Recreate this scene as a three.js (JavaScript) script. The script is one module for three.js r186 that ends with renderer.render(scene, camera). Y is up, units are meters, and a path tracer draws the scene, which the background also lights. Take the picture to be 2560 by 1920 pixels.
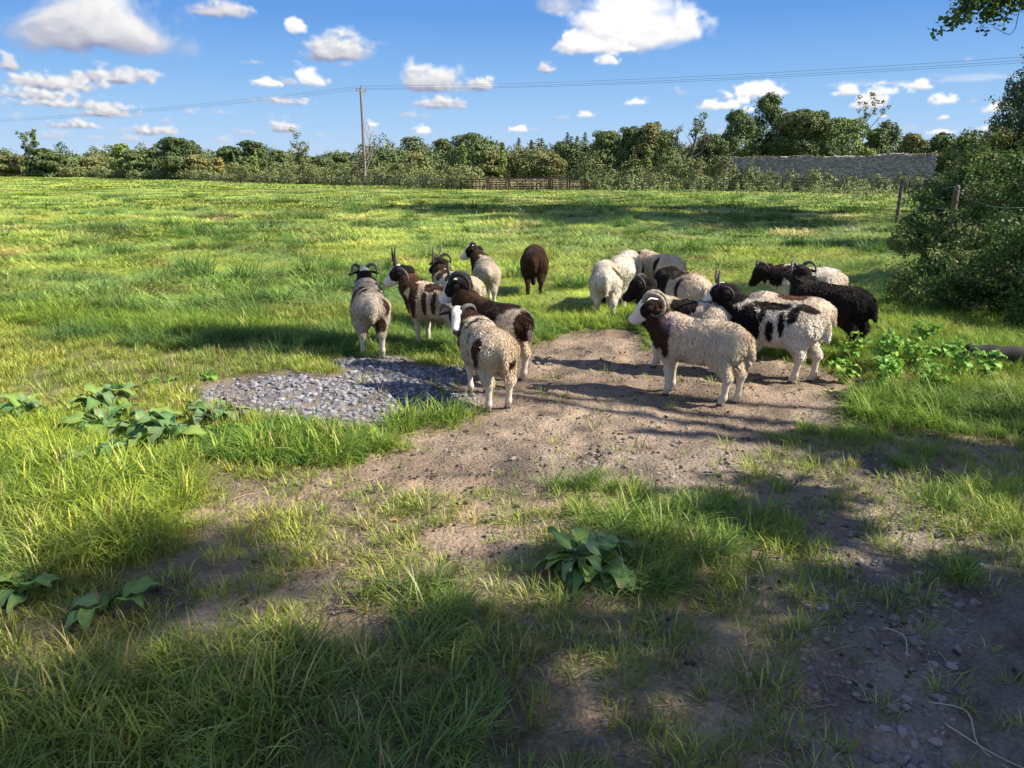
import * as THREE from 'three';
import { mergeGeometries } from 'three/addons/utils/BufferGeometryUtils.js';

// ---------------------------------------------------------------- camera, sun, exposure
const scene = new THREE.Scene();
const camera = new THREE.PerspectiveCamera(55.0, 4 / 3, 0.1, 4000);
camera.position.set(0, 1.7, 0);
camera.rotation.set(THREE.MathUtils.degToRad(-15.91), 0, 0);
const EXPOSURE = 2.0;
const renderer = new THREE.WebGLRenderer({ antialias: true });
renderer.toneMapping = THREE.LinearToneMapping;
renderer.toneMappingExposure = EXPOSURE;
renderer.shadowMap.enabled = true;
const SUN_EL = 41, SUN_AZ = 9;      // degrees: height; how far behind the camera's right hand
const rad = THREE.MathUtils.degToRad;
const SUN = new THREE.Vector3(Math.cos(rad(SUN_EL)) * Math.cos(rad(SUN_AZ)), Math.sin(rad(SUN_EL)), Math.cos(rad(SUN_EL)) * Math.sin(rad(SUN_AZ)));
const sun = new THREE.DirectionalLight(new THREE.Color(1.0, 0.93, 0.82), 5.0);
sun.name = 'sun';
sun.position.copy(SUN).multiplyScalar(120);
sun.castShadow = true;
sun.shadow.mapSize.set(4096, 4096);
Object.assign(sun.shadow.camera, { left: -60, right: 60, top: 60, bottom: -60, near: 1, far: 300 });
scene.add(sun, sun.target);

// ---------------------------------------------------------------- noise and chance
function rng(seed) { let s = (seed * 2654435761) >>> 0; return () => { s = (s + 0x6d2b79f5) | 0; let t = Math.imul(s ^ (s >>> 15), 1 | s); t = (t + Math.imul(t ^ (t >>> 7), 61 | t)) ^ t; return ((t ^ (t >>> 14)) >>> 0) / 4294967296; }; }
const PERM = new Float32Array(65536); { const r = rng(7); for (let i = 0; i < 65536; i++) PERM[i] = r(); }
const hash2 = (x, y) => PERM[(Math.imul(x, 73856093) ^ Math.imul(y, 19349663)) >>> 3 & 65535];
const hash3 = (x, y, z) => PERM[(Math.imul(x, 73856093) ^ Math.imul(y, 19349663) ^ Math.imul(z, 83492791)) >>> 3 & 65535];
const sm = (t) => t * t * (3 - 2 * t);
function noise2(x, y) {
  const ix = Math.floor(x), iy = Math.floor(y), u = sm(x - ix), v = sm(y - iy);
  const a = hash2(ix, iy), b = hash2(ix + 1, iy), c = hash2(ix, iy + 1), d = hash2(ix + 1, iy + 1);
  return a + (b - a) * u + (c - a) * v + (a - b - c + d) * u * v;
}
function noise3(x, y, z) {
  const ix = Math.floor(x), iy = Math.floor(y), iz = Math.floor(z), u = sm(x - ix), v = sm(y - iy), w = sm(z - iz);
  const l = (a, b, t) => a + (b - a) * t;
  return l(l(l(hash3(ix, iy, iz), hash3(ix + 1, iy, iz), u), l(hash3(ix, iy + 1, iz), hash3(ix + 1, iy + 1, iz), u), v),
    l(l(hash3(ix, iy, iz + 1), hash3(ix + 1, iy, iz + 1), u), l(hash3(ix, iy + 1, iz + 1), hash3(ix + 1, iy + 1, iz + 1), u), v), w);
}
function fbm2(x, y, o = 4) { let s = 0, a = 0.5; for (let i = 0; i < o; i++) { s += a * noise2(x, y); x = x * 2.03 + 17.1; y = y * 2.03 - 9.7; a *= 0.5; } return s / (1 - Math.pow(0.5, o)); }
const clamp = THREE.MathUtils.clamp, lerp = THREE.MathUtils.lerp;
const sstep = (a, b, x) => sm(clamp((x - a) / (b - a), 0, 1));
const V3 = (x, y, z) => new THREE.Vector3(x, y, z);

// ---------------------------------------------------------------- sky: air and fair-weather cumulus, the same all round
// each: azimuth right of the view, height of the flat base, half width, height (degrees), kind 0 sunlit, 1 thick with grey base, 2 thin, 3 veil
const CLOUDS = [[-27.35,7.64,5.89,3.47,1],[-20.19,10.0,2.7,1.27,1],[-14.98,9.3,0.68,0.85,0],[-11.81,7.76,2.76,1.55,1],[-11.84,7.26,0.7,0.41,2],[-17.25,5.86,1.11,0.56,0],[-14.23,6.06,1.2,1.1,0],[-15.71,5.96,0.94,0.42,2],[-32.38,6.17,0.53,0.83,1],[-26.69,5.76,2.87,0.99,1],[-30.24,5.14,3.04,0.73,1],[-30.58,4.51,2.51,0.57,1],[-30.88,4.17,2.29,0.33,2],[-29.39,4.07,3.99,0.41,1],[-27.5,3.63,2.06,0.68,1],[-32.38,3.11,0.39,0.43,2],[-29.18,2.85,1.9,0.5,1],[-30.81,2.17,1.43,0.61,2],[-28.23,2.14,0.88,0.31,2],[-25.05,2.58,1.76,0.53,1],[-26.22,2.09,1.0,0.61,2],[-28.07,1.37,0.97,0.43,2],[-31.04,1.41,0.56,0.39,2],[-25.16,1.7,0.85,0.3,2],[-18.03,7.23,0.79,0.23,2],[-15.65,4.74,1.96,0.51,1],[-18.26,4.79,0.43,0.3,2],[-22.2,3.91,0.76,0.35,2],[-20.29,3.96,0.81,0.24,2],[-23.98,3.31,0.43,0.29,2],[-16.11,2.92,1.3,0.68,1],[-18.76,2.67,1.11,0.46,2],[-16.19,3.75,0.44,0.24,2],[-20.48,2.09,0.97,0.46,2],[-20.22,1.64,1.15,0.34,2],[-13.91,2.58,0.77,0.25,2],[-10.29,3.31,0.59,0.44,0],[-10.32,2.68,0.66,0.41,2],[-17.12,3.82,0.43,0.12,2],[-5.72,5.82,2.2,1.59,1],[-2.38,5.88,1.41,0.8,1],[-5.25,4.65,1.75,0.9,1],[-7.28,3.97,1.61,0.41,2],[-6.65,2.86,0.74,0.51,0],[0.48,3.01,0.68,0.42,0],[1.16,3.07,0.82,0.26,2],[8.65,8.73,5.33,3.56,0],[5.41,8.34,3.0,1.41,0],[10.87,9.1,2.68,2.55,0],[3.23,10.85,1.79,1.27,2],[2.47,7.01,0.8,0.82,1],[6.75,7.49,0.98,0.72,0],[9.09,4.82,0.85,0.4,0],[5.27,4.02,0.84,0.38,0],[3.69,3.87,0.94,0.25,2],[7.25,2.76,0.54,0.26,0],[11.79,5.46,0.71,0.52,2],[4.44,8.06,0.26,-0.12,2],[17.1,5.18,2.07,0.8,0],[18.16,5.24,1.09,0.62,0],[14.67,4.42,1.57,0.61,0],[16.36,4.75,0.87,0.42,0],[16.72,4.17,0.37,0.3,0],[22.87,5.11,0.74,0.66,0],[25.11,5.02,1.63,0.76,0],[27.23,5.29,0.84,0.58,0],[24.51,4.3,1.11,0.72,0],[28.92,4.36,1.02,0.5,0],[30.32,4.27,0.4,0.22,2],[31.51,3.74,0.73,0.57,0],[28.79,2.5,0.73,0.34,0],[31.55,2.65,0.98,0.33,0],[28.79,3.4,0.31,0.2,0],[25.29,3.62,0.25,0.2,0],[26.89,2.83,0.54,0.23,2],[15.1,2.84,0.44,0.22,2],[29.7,6.77,0.25,0.16,2],[30.37,5.61,3.13,0.53,3],[24.9,5.62,2.96,0.39,3]]
{
  const W = 4096, H = 2048, data = new Float32Array(W * H * 4), lin = (c) => Math.pow(c / 255, 2.2);
  const stops = [[-90, 150, 165, 150], [-0.2, 176, 196, 214], [0, 196, 219, 242], [1.5, 188, 216, 246], [4, 164, 205, 247], [7, 136, 186, 242], [10.5, 106, 161, 232], [18, 84, 141, 221], [35, 66, 122, 208], [90, 52, 104, 192]]
    .map(([e, r, g, b]) => [e, lin(r), lin(g), lin(b)]);
  for (let row = 0; row < H; row++) {
    const el = ((row + 0.5) / H - 0.5) * 180;
    let k = 0; while (k < stops.length - 2 && stops[k + 1][0] < el) k++;
    const t = clamp((el - stops[k][0]) / (stops[k + 1][0] - stops[k][0]), 0, 1);
    for (let col = 0; col < W; col++) { const o = (row * W + col) * 4; for (let c = 0; c < 3; c++) data[o + c] = lerp(stops[k][c + 1], stops[k + 1][c + 1], t); data[o + 3] = 1; }
  }
  const all = CLOUDS.map((c) => [...c]);
  const r = rng(11);
  for (let i = 0; i < 330; i++) {           // the rest of the sky, in the manner of the part in view
    const el = 1.5 + 60 * Math.pow(r(), 2.2), az = 35 + r() * 290, w = (1 + 4 * r() * r()) * (0.5 + el / 9);
    if (az > 327 - w * 2 || az < 34 + w * 2) continue;
    all.push([az, el, w, w * (0.25 + 0.25 * r()), r() < 0.5 ? 0 : r() < 0.6 ? 1 : 2]);
  }
  for (let i = 0; i < 14; i++) { const el = 16 + 40 * r(), w = 4 + 6 * r(); all.push([-50 + 100 * r(), el, w, w * 0.4, r() < 0.5 ? 0 : 1]); }
  all.sort((a, b) => b[1] - a[1]);
  all.forEach(([az, el, hw, h, kind], n) => {
    if (h <= 0) return;
    const seed = n * 13.37, x0 = az - hw * 1.5, x1 = az + hw * 1.5, y0 = el - h * 0.6, y1 = el + h * 1.6;
    const r0 = Math.max(H / 2 + 2, Math.floor((y0 / 180 + 0.5) * H)), r1 = Math.min(H - 1, Math.ceil((y1 / 180 + 0.5) * H));
    const step = 360 / W, S = kind === 3 ? 1.2 / h : 1.15 / h, aspect = kind === 3 ? 0.16 : 0.62;
    const field = (a, e) => {
      const u = (a - az) / hw, v = (e - el) / h;
      let px = (a - az) * S * aspect + seed, py = (e - el) * S + seed * 0.7; const wx = fbm2(px * 1.7 + 31, py * 1.7, 2) - 0.5, wy = fbm2(px * 1.7 - 12, py * 1.7 + 4, 2) - 0.5; px += wx * 0.55; py += wy * 0.55;
      const big = fbm2(px * 0.9, py * 0.9, 2), fine = fbm2(px * 2.6 + 5, py * 2.6, 4);
      const dome = v < 0.12 ? (v - 0.12) * 3.4 : (v - 0.12) * 1.05;
      return 1.04 - Math.sqrt(u * u * 0.92 + dome * dome) + (big - 0.5) * 0.95 + (fine - 0.5) * 0.95;
    };
    for (let row = r0; row <= r1; row++) {
      const e = ((row + 0.5) / H - 0.5) * 180;
      for (let c0 = Math.floor(x0 / step); c0 <= Math.ceil(x1 / step); c0++) {
        const a = c0 * step, d = field(a, e);
        if (d < 0.02) continue;
        const v = (e - el) / h;
        let alpha = sstep(0.02, kind === 0 ? 0.46 : kind === 1 ? 0.55 : 0.95, d) * (kind === 2 ? 0.62 : kind === 3 ? 0.36 : 1);
        const up = field(a + 0.20 * hw * 0.55, e + 0.16 * h);
        let lit = kind === 3 ? 0.9 : clamp(0.56 + 0.75 * (d - up) + 0.5 * (v - 0.3), 0, 1);
        if (kind === 0) lit = clamp(0.45 + lit * 0.72, 0, 1);
        if (kind === 1) lit = clamp(lit * 1.0 - 0.04, 0, 1);
        if (kind === 2) lit = clamp(0.22 + lit * 0.55, 0, 1);
        const col = [lerp(lin(146), lin(255), lit), lerp(lin(152), lin(254), lit), lerp(lin(182), lin(252), lit)];
        const boost = 1 + 0.12 * (kind === 0 ? lit : 0);
        const cc = ((Math.round((a - 90 + 180) / step) % W) + W) % W, o = (row * W + cc) * 4;
        for (let c = 0; c < 3; c++) data[o + c] = lerp(data[o + c], col[c] * boost, alpha);
      }
    }
  });
  for (let i = 0; i < data.length; i += 4) for (let c = 0; c < 3; c++) data[i + c] /= EXPOSURE;
  const sky = new THREE.DataTexture(data, W, H, THREE.RGBAFormat, THREE.FloatType);
  sky.mapping = THREE.EquirectangularReflectionMapping; sky.magFilter = THREE.LinearFilter; sky.minFilter = THREE.LinearFilter; sky.needsUpdate = true;
  scene.background = sky; scene.environment = sky;
}

// ---------------------------------------------------------------- naming
const taken = new Map();
function numbered(name) { const n = taken.get(name) ?? 0; taken.set(name, n + 1); return n ? name + '_' + String(n).padStart(3, '0') : name; }
function describe(o, label, category, group, kind) { if (label) o.userData.label = label; if (category) o.userData.category = category; if (group) o.userData.group = group; if (kind) o.userData.kind = kind; return o; }
function thing(name, label, category, [x, y, z] = [0, 0, 0], turn = 0, group) { const o = new THREE.Group(); o.name = numbered(name); o.position.set(x, y, z); o.rotation.y = turn; scene.add(o); return describe(o, label, category, group); }
function part(name, geometry, material, parent, at, turn) { const m = new THREE.Mesh(geometry, material); m.name = name; m.castShadow = m.receiveShadow = true; if (at) m.position.set(...at); if (turn) m.rotation.set(...turn); parent.add(m); return m; }
function topMesh(name, geometry, material, label, category, group, kind) { const m = part(numbered(name), geometry, material, scene); return describe(m, label, category, group, kind); }

// ---------------------------------------------------------------- small geometry tools
class Builder {           // triangles with a colour per vertex
  constructor() { this.p = []; this.c = []; this.n = []; this.i = []; this.uv = []; }
  v(x, y, z, c, n) { this.p.push(x, y, z); this.c.push(c[0], c[1], c[2]); if (n) this.n.push(n[0], n[1], n[2]); return this.p.length / 3 - 1; }
  t(a, b, c) { this.i.push(a, b, c); }
  geometry() {
    const g = new THREE.BufferGeometry();
    g.setAttribute('position', new THREE.Float32BufferAttribute(this.p, 3)); g.setAttribute('color', new THREE.Float32BufferAttribute(this.c, 3));
    g.setIndex(this.i);
    if (this.n.length === this.p.length) g.setAttribute('normal', new THREE.Float32BufferAttribute(this.n, 3)); else g.computeVertexNormals();
    return g;
  }
}
// a tapered tube through points; radii per point; ring may be wobbled
function tube(B, pts, radii, sides, color, wobble = 0, r = Math.random) {
  const curve = pts, n = pts.length; let prev = null; const up = new THREE.Vector3();
  let normal = null;
  for (let k = 0; k < n; k++) {
    const a = pts[Math.max(0, k - 1)], b = pts[Math.min(n - 1, k + 1)], d = b.clone().sub(a).normalize();
    if (!normal) { normal = Math.abs(d.y) < 0.9 ? V3(0, 1, 0) : V3(1, 0, 0); }
    normal = normal.clone().sub(d.clone().multiplyScalar(normal.dot(d))).normalize();
    const bi = d.clone().cross(normal);
    const first = B.p.length / 3;
    for (let s = 0; s < sides; s++) {
      const t = (s / sides) * Math.PI * 2, q = radii[k] * (1 + wobble * (r() - 0.5)), c = typeof color === 'function' ? color(k / (n - 1), t) : color;
      B.v(pts[k].x + (normal.x * Math.cos(t) + bi.x * Math.sin(t)) * q, pts[k].y + (normal.y * Math.cos(t) + bi.y * Math.sin(t)) * q, pts[k].z + (normal.z * Math.cos(t) + bi.z * Math.sin(t)) * q, c);
    }
    if (prev !== null) for (let s = 0; s < sides; s++) { const s2 = (s + 1) % sides; B.t(prev + s, prev + s2, first + s); B.t(prev + s2, first + s2, first + s); }
    prev = first;
    if (k === n - 1 || k === 0) { const c = typeof color === 'function' ? color(k / (n - 1), 0) : color, m = B.v(pts[k].x, pts[k].y, pts[k].z, c); for (let s = 0; s < sides; s++) { const s2 = (s + 1) % sides; k ? B.t(first + s, first + s2, m) : B.t(first + s2, first + s, m); } }
  }
}
function smoothPath(points, n) { const c = new THREE.CatmullRomCurve3(points.map((p) => V3(...p)), false, 'centripetal'); return c.getPoints(n); }
// lumpy stone: a jittered icosahedron
function stoneGeometry(seed, detail = 1, flat = 0.65, rough = 0.28) {
  let g = new THREE.IcosahedronGeometry(1, detail); const p = g.attributes.position, k = seed * 7.7;
  for (let i = 0; i < p.count; i++) {
    const x = p.getX(i), y = p.getY(i), z = p.getZ(i), q = 1 + rough * 2 * (noise3(x * 1.3 + k, y * 1.3, z * 1.3 - k) - 0.5) + rough * (noise3(x * 2.9 - k, y * 2.9, z * 2.9) - 0.5);
    p.setXYZ(i, x * q, y * q * flat, z * q * 0.82);
  }
  g.deleteAttribute('uv'); g.computeVertexNormals(); return g;
}

// ---------------------------------------------------------------- the lie of the land (metres; the camera stands at 0, 0 and looks along -z)
// soft ellipses: centre x, z, radii, weight
const ell = (x, z, e) => { const u = (x - e[0]) / e[2], v = (z - e[1]) / e[3]; return u * u + v * v; };
const soft = (list, x, z) => { let m = 0; for (const e of list) { const q = ell(x, z, e); if (q < 1) m = Math.max(m, (e[4] ?? 1) * sm(1 - q)); } return m; };
const BARE = [[1.15, -5.9, 2.2, 1.9, 1.6], [0.75, -6.9, 1.0, 1.3, 1.4], [0.55, -4.6, 1.7, 1.15, 1.5], [2.2, -4.4, 1.9, 1.0, 0.58], [-0.35, -4.15, 1.2, 0.65, 0.85], [1.75, -2.9, 1.5, 1.9, 0.62], [1.35, -1.6, 0.8, 0.9, 1.0], [1.95, -2.5, 0.7, 0.9, 0.9], [-0.45, -3.35, 2.0, 1.2, 0.56], [0.45, -2.2, 1.3, 1.3, 0.5], [3.4, -4.2, 1.5, 0.9, 0.48], [0.05, -3.3, 0.8, 0.45, 0.72], [-1.4, -2.65, 0.6, 0.32, 0.6], [-0.55, -2.55, 0.6, 0.42, 0.62]];
const LUSH = [[-1.15, -1.7, 1.45, 0.72, 1.5], [-0.45, -1.6, 0.5, 0.5, 1.3], [-0.34, -2.7, 0.3, 0.36, 0.95], [-0.32, -2.15, 0.34, 0.4, 0.8], [0.86, -3.3, 0.62, 0.55, 1.25], [0.62, -3.86, 0.34, 0.14, 1.3], [0.58, -2.95, 0.36, 0.26, 0.8], [-2.35, -3.4, 0.85, 0.7, 1.6], [-3.2, -4.1, 1.6, 1.2, 1.6], [-1.35, -4.45, 0.7, 0.42, 1.2], [2.15, -4.72, 0.42, 0.22, 0.9], [2.45, -4.2, 0.28, 0.14, 1.0], [2.55, -3.75, 0.4, 0.16, 0.75], [3.4, -5.2, 1.2, 0.8, 1.5], [1.9, -3.05, 0.3, 0.18, 0.6], [-0.7, -5.05, 0.5, 0.24, 0.8]];
const GRAVEL = [[-1.5, -5.8, 1.3, 0.75], [-0.95, -6.3, 0.8, 0.6], [-1.3, -6.75, 0.55, 0.38], [-0.75, -5.55, 0.65, 0.5], [-1.95, -5.75, 1.0, 0.42], [-1.2, -5.2, 0.5, 0.36]];
const STONY = [[2.1, -2.6, 1.4, 1.4], [1.5, -1.7, 0.9, 0.8], [2.9, -3.9, 1.2, 0.9], [1.2, -4.3, 1.6, 0.5, 0.4], [3.3, -4.6, 1.0, 0.6, 0.6]];
const gravelAt = (x, z) => { const m = soft(GRAVEL, x, z); return m > 0 ? clamp(m * 2.0 + (noise2(x * 2.3, z * 2.3) - 0.5) * 1.5 + (noise2(x * 7, z * 7) - 0.5) * 0.9 - 0.25, 0, 1) : 0; };
function bareAt(x, z) {            // 1: trodden soil, 0: closed grass
  if (z < -12 || z > 3 || x < -6 || x > 8) return 0;
  const wx = x + (fbm2(x * 1.7 + 3, z * 1.7, 3) - 0.5) * 0.7, wz = z + (fbm2(x * 1.7 - 8, z * 1.7 + 5, 3) - 0.5) * 0.5;
  const b = soft(BARE, wx, wz), l = soft(LUSH, wx, wz), g = gravelAt(x, z);
  const n = fbm2(x * 3.1, z * 3.1, 3) - 0.5;
  return clamp(Math.max(b * 1.5 - l * 1.6 + n * 1.0 - 0.12, g * 1.3), 0, 1);
}
const lushAt = (x, z) => { const wx = x + (fbm2(x * 1.7 + 3, z * 1.7, 3) - 0.5) * 0.7, wz = z + (fbm2(x * 1.7 - 8, z * 1.7 + 5, 3) - 0.5) * 0.5; return clamp(soft(LUSH, wx, wz) * 1.3, 0, 1); };
// how far into the open field of long grass (0 by the gateway, 1 out in the field)
const fieldAt = (x, z) => clamp(sstep(-6.4, -7.8, z + 0.25 * Math.max(0, -x - 0.5) * 1.2 - 0.15 * Math.max(0, x)) , 0, 1);
function landAt(x, z) {
  const d = Math.hypot(x, z);
  let h = (fbm2(x * 0.06 + 40, z * 0.06, 3) - 0.5) * 0.42 * sstep(12, 50, d) * (1 - 0.8 * sstep(55, 75, d)) + 0.75 * sstep(15, 150, -x) * sstep(60, 220, -z);
  h += (fbm2(x * 0.75, z * 0.75, 2) - 0.5) * 0.22 * fieldAt(x, z) * (1 - 0.5 * sstep(30, 80, d));
  return h;
}
function groundAt(x, z) {
  let h = landAt(x, z);
  if (z > -13 && z < 4 && Math.abs(x) < 9) {
    const b = bareAt(x, z);
    h += (fbm2(x * 1.1 + 9, z * 1.1, 2) - 0.5) * 0.05 + (fbm2(x * 6, z * 6, 3) - 0.5) * 0.05 * (0.5 + 0.5 * b) - 0.02 * b;
    h += (fbm2(x * 19, z * 19, 3) - 0.5) * 0.026 * b;
  }
  return h;
}
function detailTexture(size, f, srgb) {
  const d = new Uint8Array(size * size * 4);
  for (let y = 0; y < size; y++) for (let x = 0; x < size; x++) { const c = f(x / size, y / size), o = (y * size + x) * 4; d[o] = clamp(c[0], 0, 1) * 255; d[o + 1] = clamp(c[1], 0, 1) * 255; d[o + 2] = clamp(c[2], 0, 1) * 255; d[o + 3] = 255; }
  const t = new THREE.DataTexture(d, size, size); t.wrapS = t.wrapT = THREE.RepeatWrapping; t.magFilter = THREE.LinearFilter; t.minFilter = THREE.LinearMipmapLinearFilter; t.generateMipmaps = true; if (srgb) t.colorSpace = THREE.SRGBColorSpace; t.needsUpdate = true; return t;
}
// tileable noise on a torus of period n cells
const tn = (u, v, n, s) => { const x = u * n, y = v * n, ix = Math.floor(x), iy = Math.floor(y), a = sm(x - ix), b = sm(y - iy), w = (k) => ((k % n) + n) % n; const q = (i, j) => hash2(w(i) + s * 131, w(j) - s * 57); return lerp(lerp(q(ix, iy), q(ix + 1, iy), a), lerp(q(ix, iy + 1), q(ix + 1, iy + 1), a), b); };
const tfbm = (u, v, n, s, o) => { let r = 0, a = 0.5; for (let k = 0; k < o; k++) { r += a * tn(u, v, n << k, s + k); a *= 0.5; } return r / (1 - Math.pow(0.5, o)); };
const soilGrain = detailTexture(1024, (u, v) => { const a = tfbm(u, v, 8, 1, 7), b = tn(u, v, 220, 5), s = 0.82 + (a - 0.5) * 0.55 + (b - 0.5) * 0.2 + (b > 0.93 ? 0.12 : 0) - (tn(u, v, 150, 9) > 0.93 ? 0.22 : 0); return [s * 1.02, s, s * 0.97]; }, true);
const soilBump = detailTexture(1024, (u, v) => { const s = 0.55 * tfbm(u, v, 16, 3, 6) + 0.35 * tn(u, v, 160, 2) + 0.2 * tn(u, v, 320, 4); return [s, s, s]; });
const GROUND = { soil: [0.315, 0.236, 0.162], grey: [0.235, 0.198, 0.165], dark: [0.115, 0.084, 0.058], thatch: [0.22, 0.20, 0.075], sward: [0.16, 0.23, 0.04], dust: [0.375, 0.292, 0.208] };
const mix3 = (a, b, t) => [a[0] + (b[0] - a[0]) * t, a[1] + (b[1] - a[1]) * t, a[2] + (b[2] - a[2]) * t];
function groundColor(x, z) {
  const d = Math.hypot(x, z), b = bareAt(x, z), st = soft(STONY, x, z), n = fbm2(x * 2.2 + 31, z * 2.2, 4), n2 = fbm2(x * 0.8, z * 0.8 + 77, 3), n3 = fbm2(x * 9, z * 9, 3);
  let soil = mix3(GROUND.soil, GROUND.dust, sstep(0.45, 0.7, n2));
  soil = mix3(soil, GROUND.grey, clamp(st * 1.1 + (n - 0.5) * 0.5, 0, 0.85));
  soil = mix3(soil, GROUND.dark, sstep(0.52, 0.75, n3) * 0.6 + sstep(0.62, 0.8, n) * 0.3);
  const thatch = mix3(GROUND.thatch, GROUND.soil, 0.35 + 0.4 * (n - 0.5));
  let c = mix3(mix3(thatch, GROUND.sward, sstep(5, 12, d) * 0.8), soil, b);
  const g = gravelAt(x, z); c = mix3(c, [0.17, 0.155, 0.14], g * 0.7);
  return c;
}
{
  const axis = (a, b, fine, reach) => { const v = []; for (let t = a; t <= b + 1e-6; t += fine) v.push(t); let s = fine, t = b; while (t < reach[1]) { s = Math.min(s * 1.09, 60); t += s; v.push(t); } s = fine; t = a; while (t > reach[0]) { s = Math.min(s * 1.09, 60); t -= s; v.unshift(t); } return v; };
  const xs = axis(-4.5, 5, 0.035, [-900, 900]), zs = axis(-8.5, -1.2, 0.035, [-1600, 250]);
  const B = new Builder(), uv = [];
  for (const z of zs) for (const x of xs) { B.v(x, groundAt(x, z), z, groundColor(x, z)); uv.push(x * 0.45, z * 0.45); }
  const n = xs.length;
  for (let j = 0; j < zs.length - 1; j++) for (let i = 0; i < n - 1; i++) { const a = j * n + i; B.t(a, a + n, a + 1); B.t(a + 1, a + n, a + n + 1); }
  const g = B.geometry(); g.setAttribute('uv', new THREE.Float32BufferAttribute(uv, 2));
  const m = new THREE.MeshStandardMaterial({ vertexColors: true, map: soilGrain, bumpMap: soilBump, bumpScale: 0.02, roughness: 0.95 });
  var ground = topMesh('ground', g, m, 'trodden brown earth and green pasture reaching to the far hedge', undefined, undefined, 'structure');
}
// the far boundary of the field: from the left, past the gate, to the right
const FENCE = [[-190, -262], [-74, -172], [-43, -132], [-21, -103], [-12.5, -92], [-7.4, -83], [-2.45, -77.2], [7.3, -76.8], [16, -72], [30, -66], [46, -62]];
function fenceZ(x) { for (let k = 0; k < FENCE.length - 1; k++) if (x <= FENCE[k + 1][0]) return lerp(FENCE[k][1], FENCE[k + 1][1], (x - FENCE[k][0]) / (FENCE[k + 1][0] - FENCE[k][0])); return FENCE[FENCE.length - 1][1]; }
const beyondFence = (x, z) => z < fenceZ(x) - 1.5;

// ---------------------------------------------------------------- grass
const leafMaterial = (t = 0.35, coat = 0.25) => new THREE.MeshPhysicalMaterial({ color: 0xffffff, vertexColors: true, roughness: 1, transmission: t, thickness: 0, specularIntensity: 0.1, clearcoat: coat, clearcoatRoughness: 0.42, side: THREE.DoubleSide });
const grassMaterial = leafMaterial(0.3, 0.2);
const swardMaterial = new THREE.MeshStandardMaterial({ color: 0xffffff, vertexColors: true, roughness: 0.75, side: THREE.DoubleSide });
// one tuft: n blades from a small base, bending over; blade tones vary
function tuftGeometry(seed, { n, len, width, base, lean, droop, segs = 3, bias = 0, straw = 0.06 }) {
  const r = rng(seed), B = new Builder();
  for (let k = 0; k < n; k++) {
    const a = r() * Math.PI * 2, q = Math.sqrt(r()) * base, bx = Math.cos(a) * q, bz = Math.sin(a) * q;
    const dir = r() < bias ? (r() - 0.5) * 1.3 : a + (r() - 0.5) * 1.6, L = len * (0.45 + 0.75 * r()), w = width * (0.6 + 0.7 * r());
    let th = lean * (0.15 + 1.1 * r()), x = bx, y = -0.01, z = bz; const dx = Math.cos(dir), dz = Math.sin(dir), sx = -dz, sz = dx, bend = droop * (0.3 + 1.2 * r());
    const twist = (r() - 0.5) * 1.6;
    const t = r(), tone = r() < straw ? [1.9 + 0.4 * r(), 1.45 + 0.2 * r(), 1.9 + r()] : [0.75 + 0.6 * t, 0.8 + 0.42 * t, 0.7 + 0.5 * r()];
    let p0 = -1, p1 = -1;
    for (let s = 0; s <= segs; s++) {
      const f = s / segs, ww = (w / 2) * (s === 0 ? 0.7 : 1 - Math.pow(f, 2.2)), tw = twist * f, ox = sx * Math.cos(tw) + dx * Math.sin(tw) * 0.6, oz = sz * Math.cos(tw) + dz * Math.sin(tw) * 0.6;
      if (s === segs) { const v = B.v(x, y, z, tone); B.t(p0, p1, v); break; }
      const a0 = B.v(x - ox * ww, y, z - oz * ww, tone), a1 = B.v(x + ox * ww, y + Math.sin(tw) * ww * 0.4, z + oz * ww, tone);
      if (p0 >= 0) { B.t(p0, p1, a0); B.t(p1, a1, a0); }
      p0 = a0; p1 = a1;
      const st = L / segs; x += dx * Math.sin(th) * st; z += dz * Math.sin(th) * st; y += Math.cos(th) * st; th = Math.min(th + bend / segs, 2.2);
      if (y < 0.012) y = 0.012;
    }
  }
  return B.geometry();
}
function scatter(parent, name, geometries, material, places) {       // places: [x, y, z, turn, scale, tall, r, g, b, variant]
  const M = new THREE.Matrix4(), Q = new THREE.Quaternion(), Y = V3(0, 1, 0), C = new THREE.Color(), S = V3(1, 1, 1), P = V3(0, 0, 0), N = V3(0, 1, 0), T = new THREE.Quaternion();
  geometries.forEach((g, k) => {
    const mine = places.filter((p) => p[9] % geometries.length === k); if (!mine.length) return;
    const im = new THREE.InstancedMesh(g, material, mine.length); im.name = numbered(name); im.userData.kind = 'stuff'; im.castShadow = im.receiveShadow = true;
    mine.forEach((p, i) => { Q.setFromAxisAngle(Y, p[3]); if (name === 'field_grass') { const e = 0.4; N.set(groundAt(p[0] - e, p[2]) - groundAt(p[0] + e, p[2]), 2 * e, groundAt(p[0], p[2] - e) - groundAt(p[0], p[2] + e)).normalize(); Q.premultiply(T.setFromUnitVectors(Y, N)); } M.compose(P.set(p[0], p[1], p[2]), Q, S.set(p[4], p[5], p[4])); im.setMatrixAt(i, M); im.setColorAt(i, C.setRGB(p[6], p[7], p[8])); });
    parent.add(im);
  });
}
const meadow = new THREE.Group(); meadow.name = 'grass'; scene.add(meadow);
describe(meadow, 'green pasture grass, long in the field and sparse on the trodden track', 'grass', undefined, 'stuff');
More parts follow.
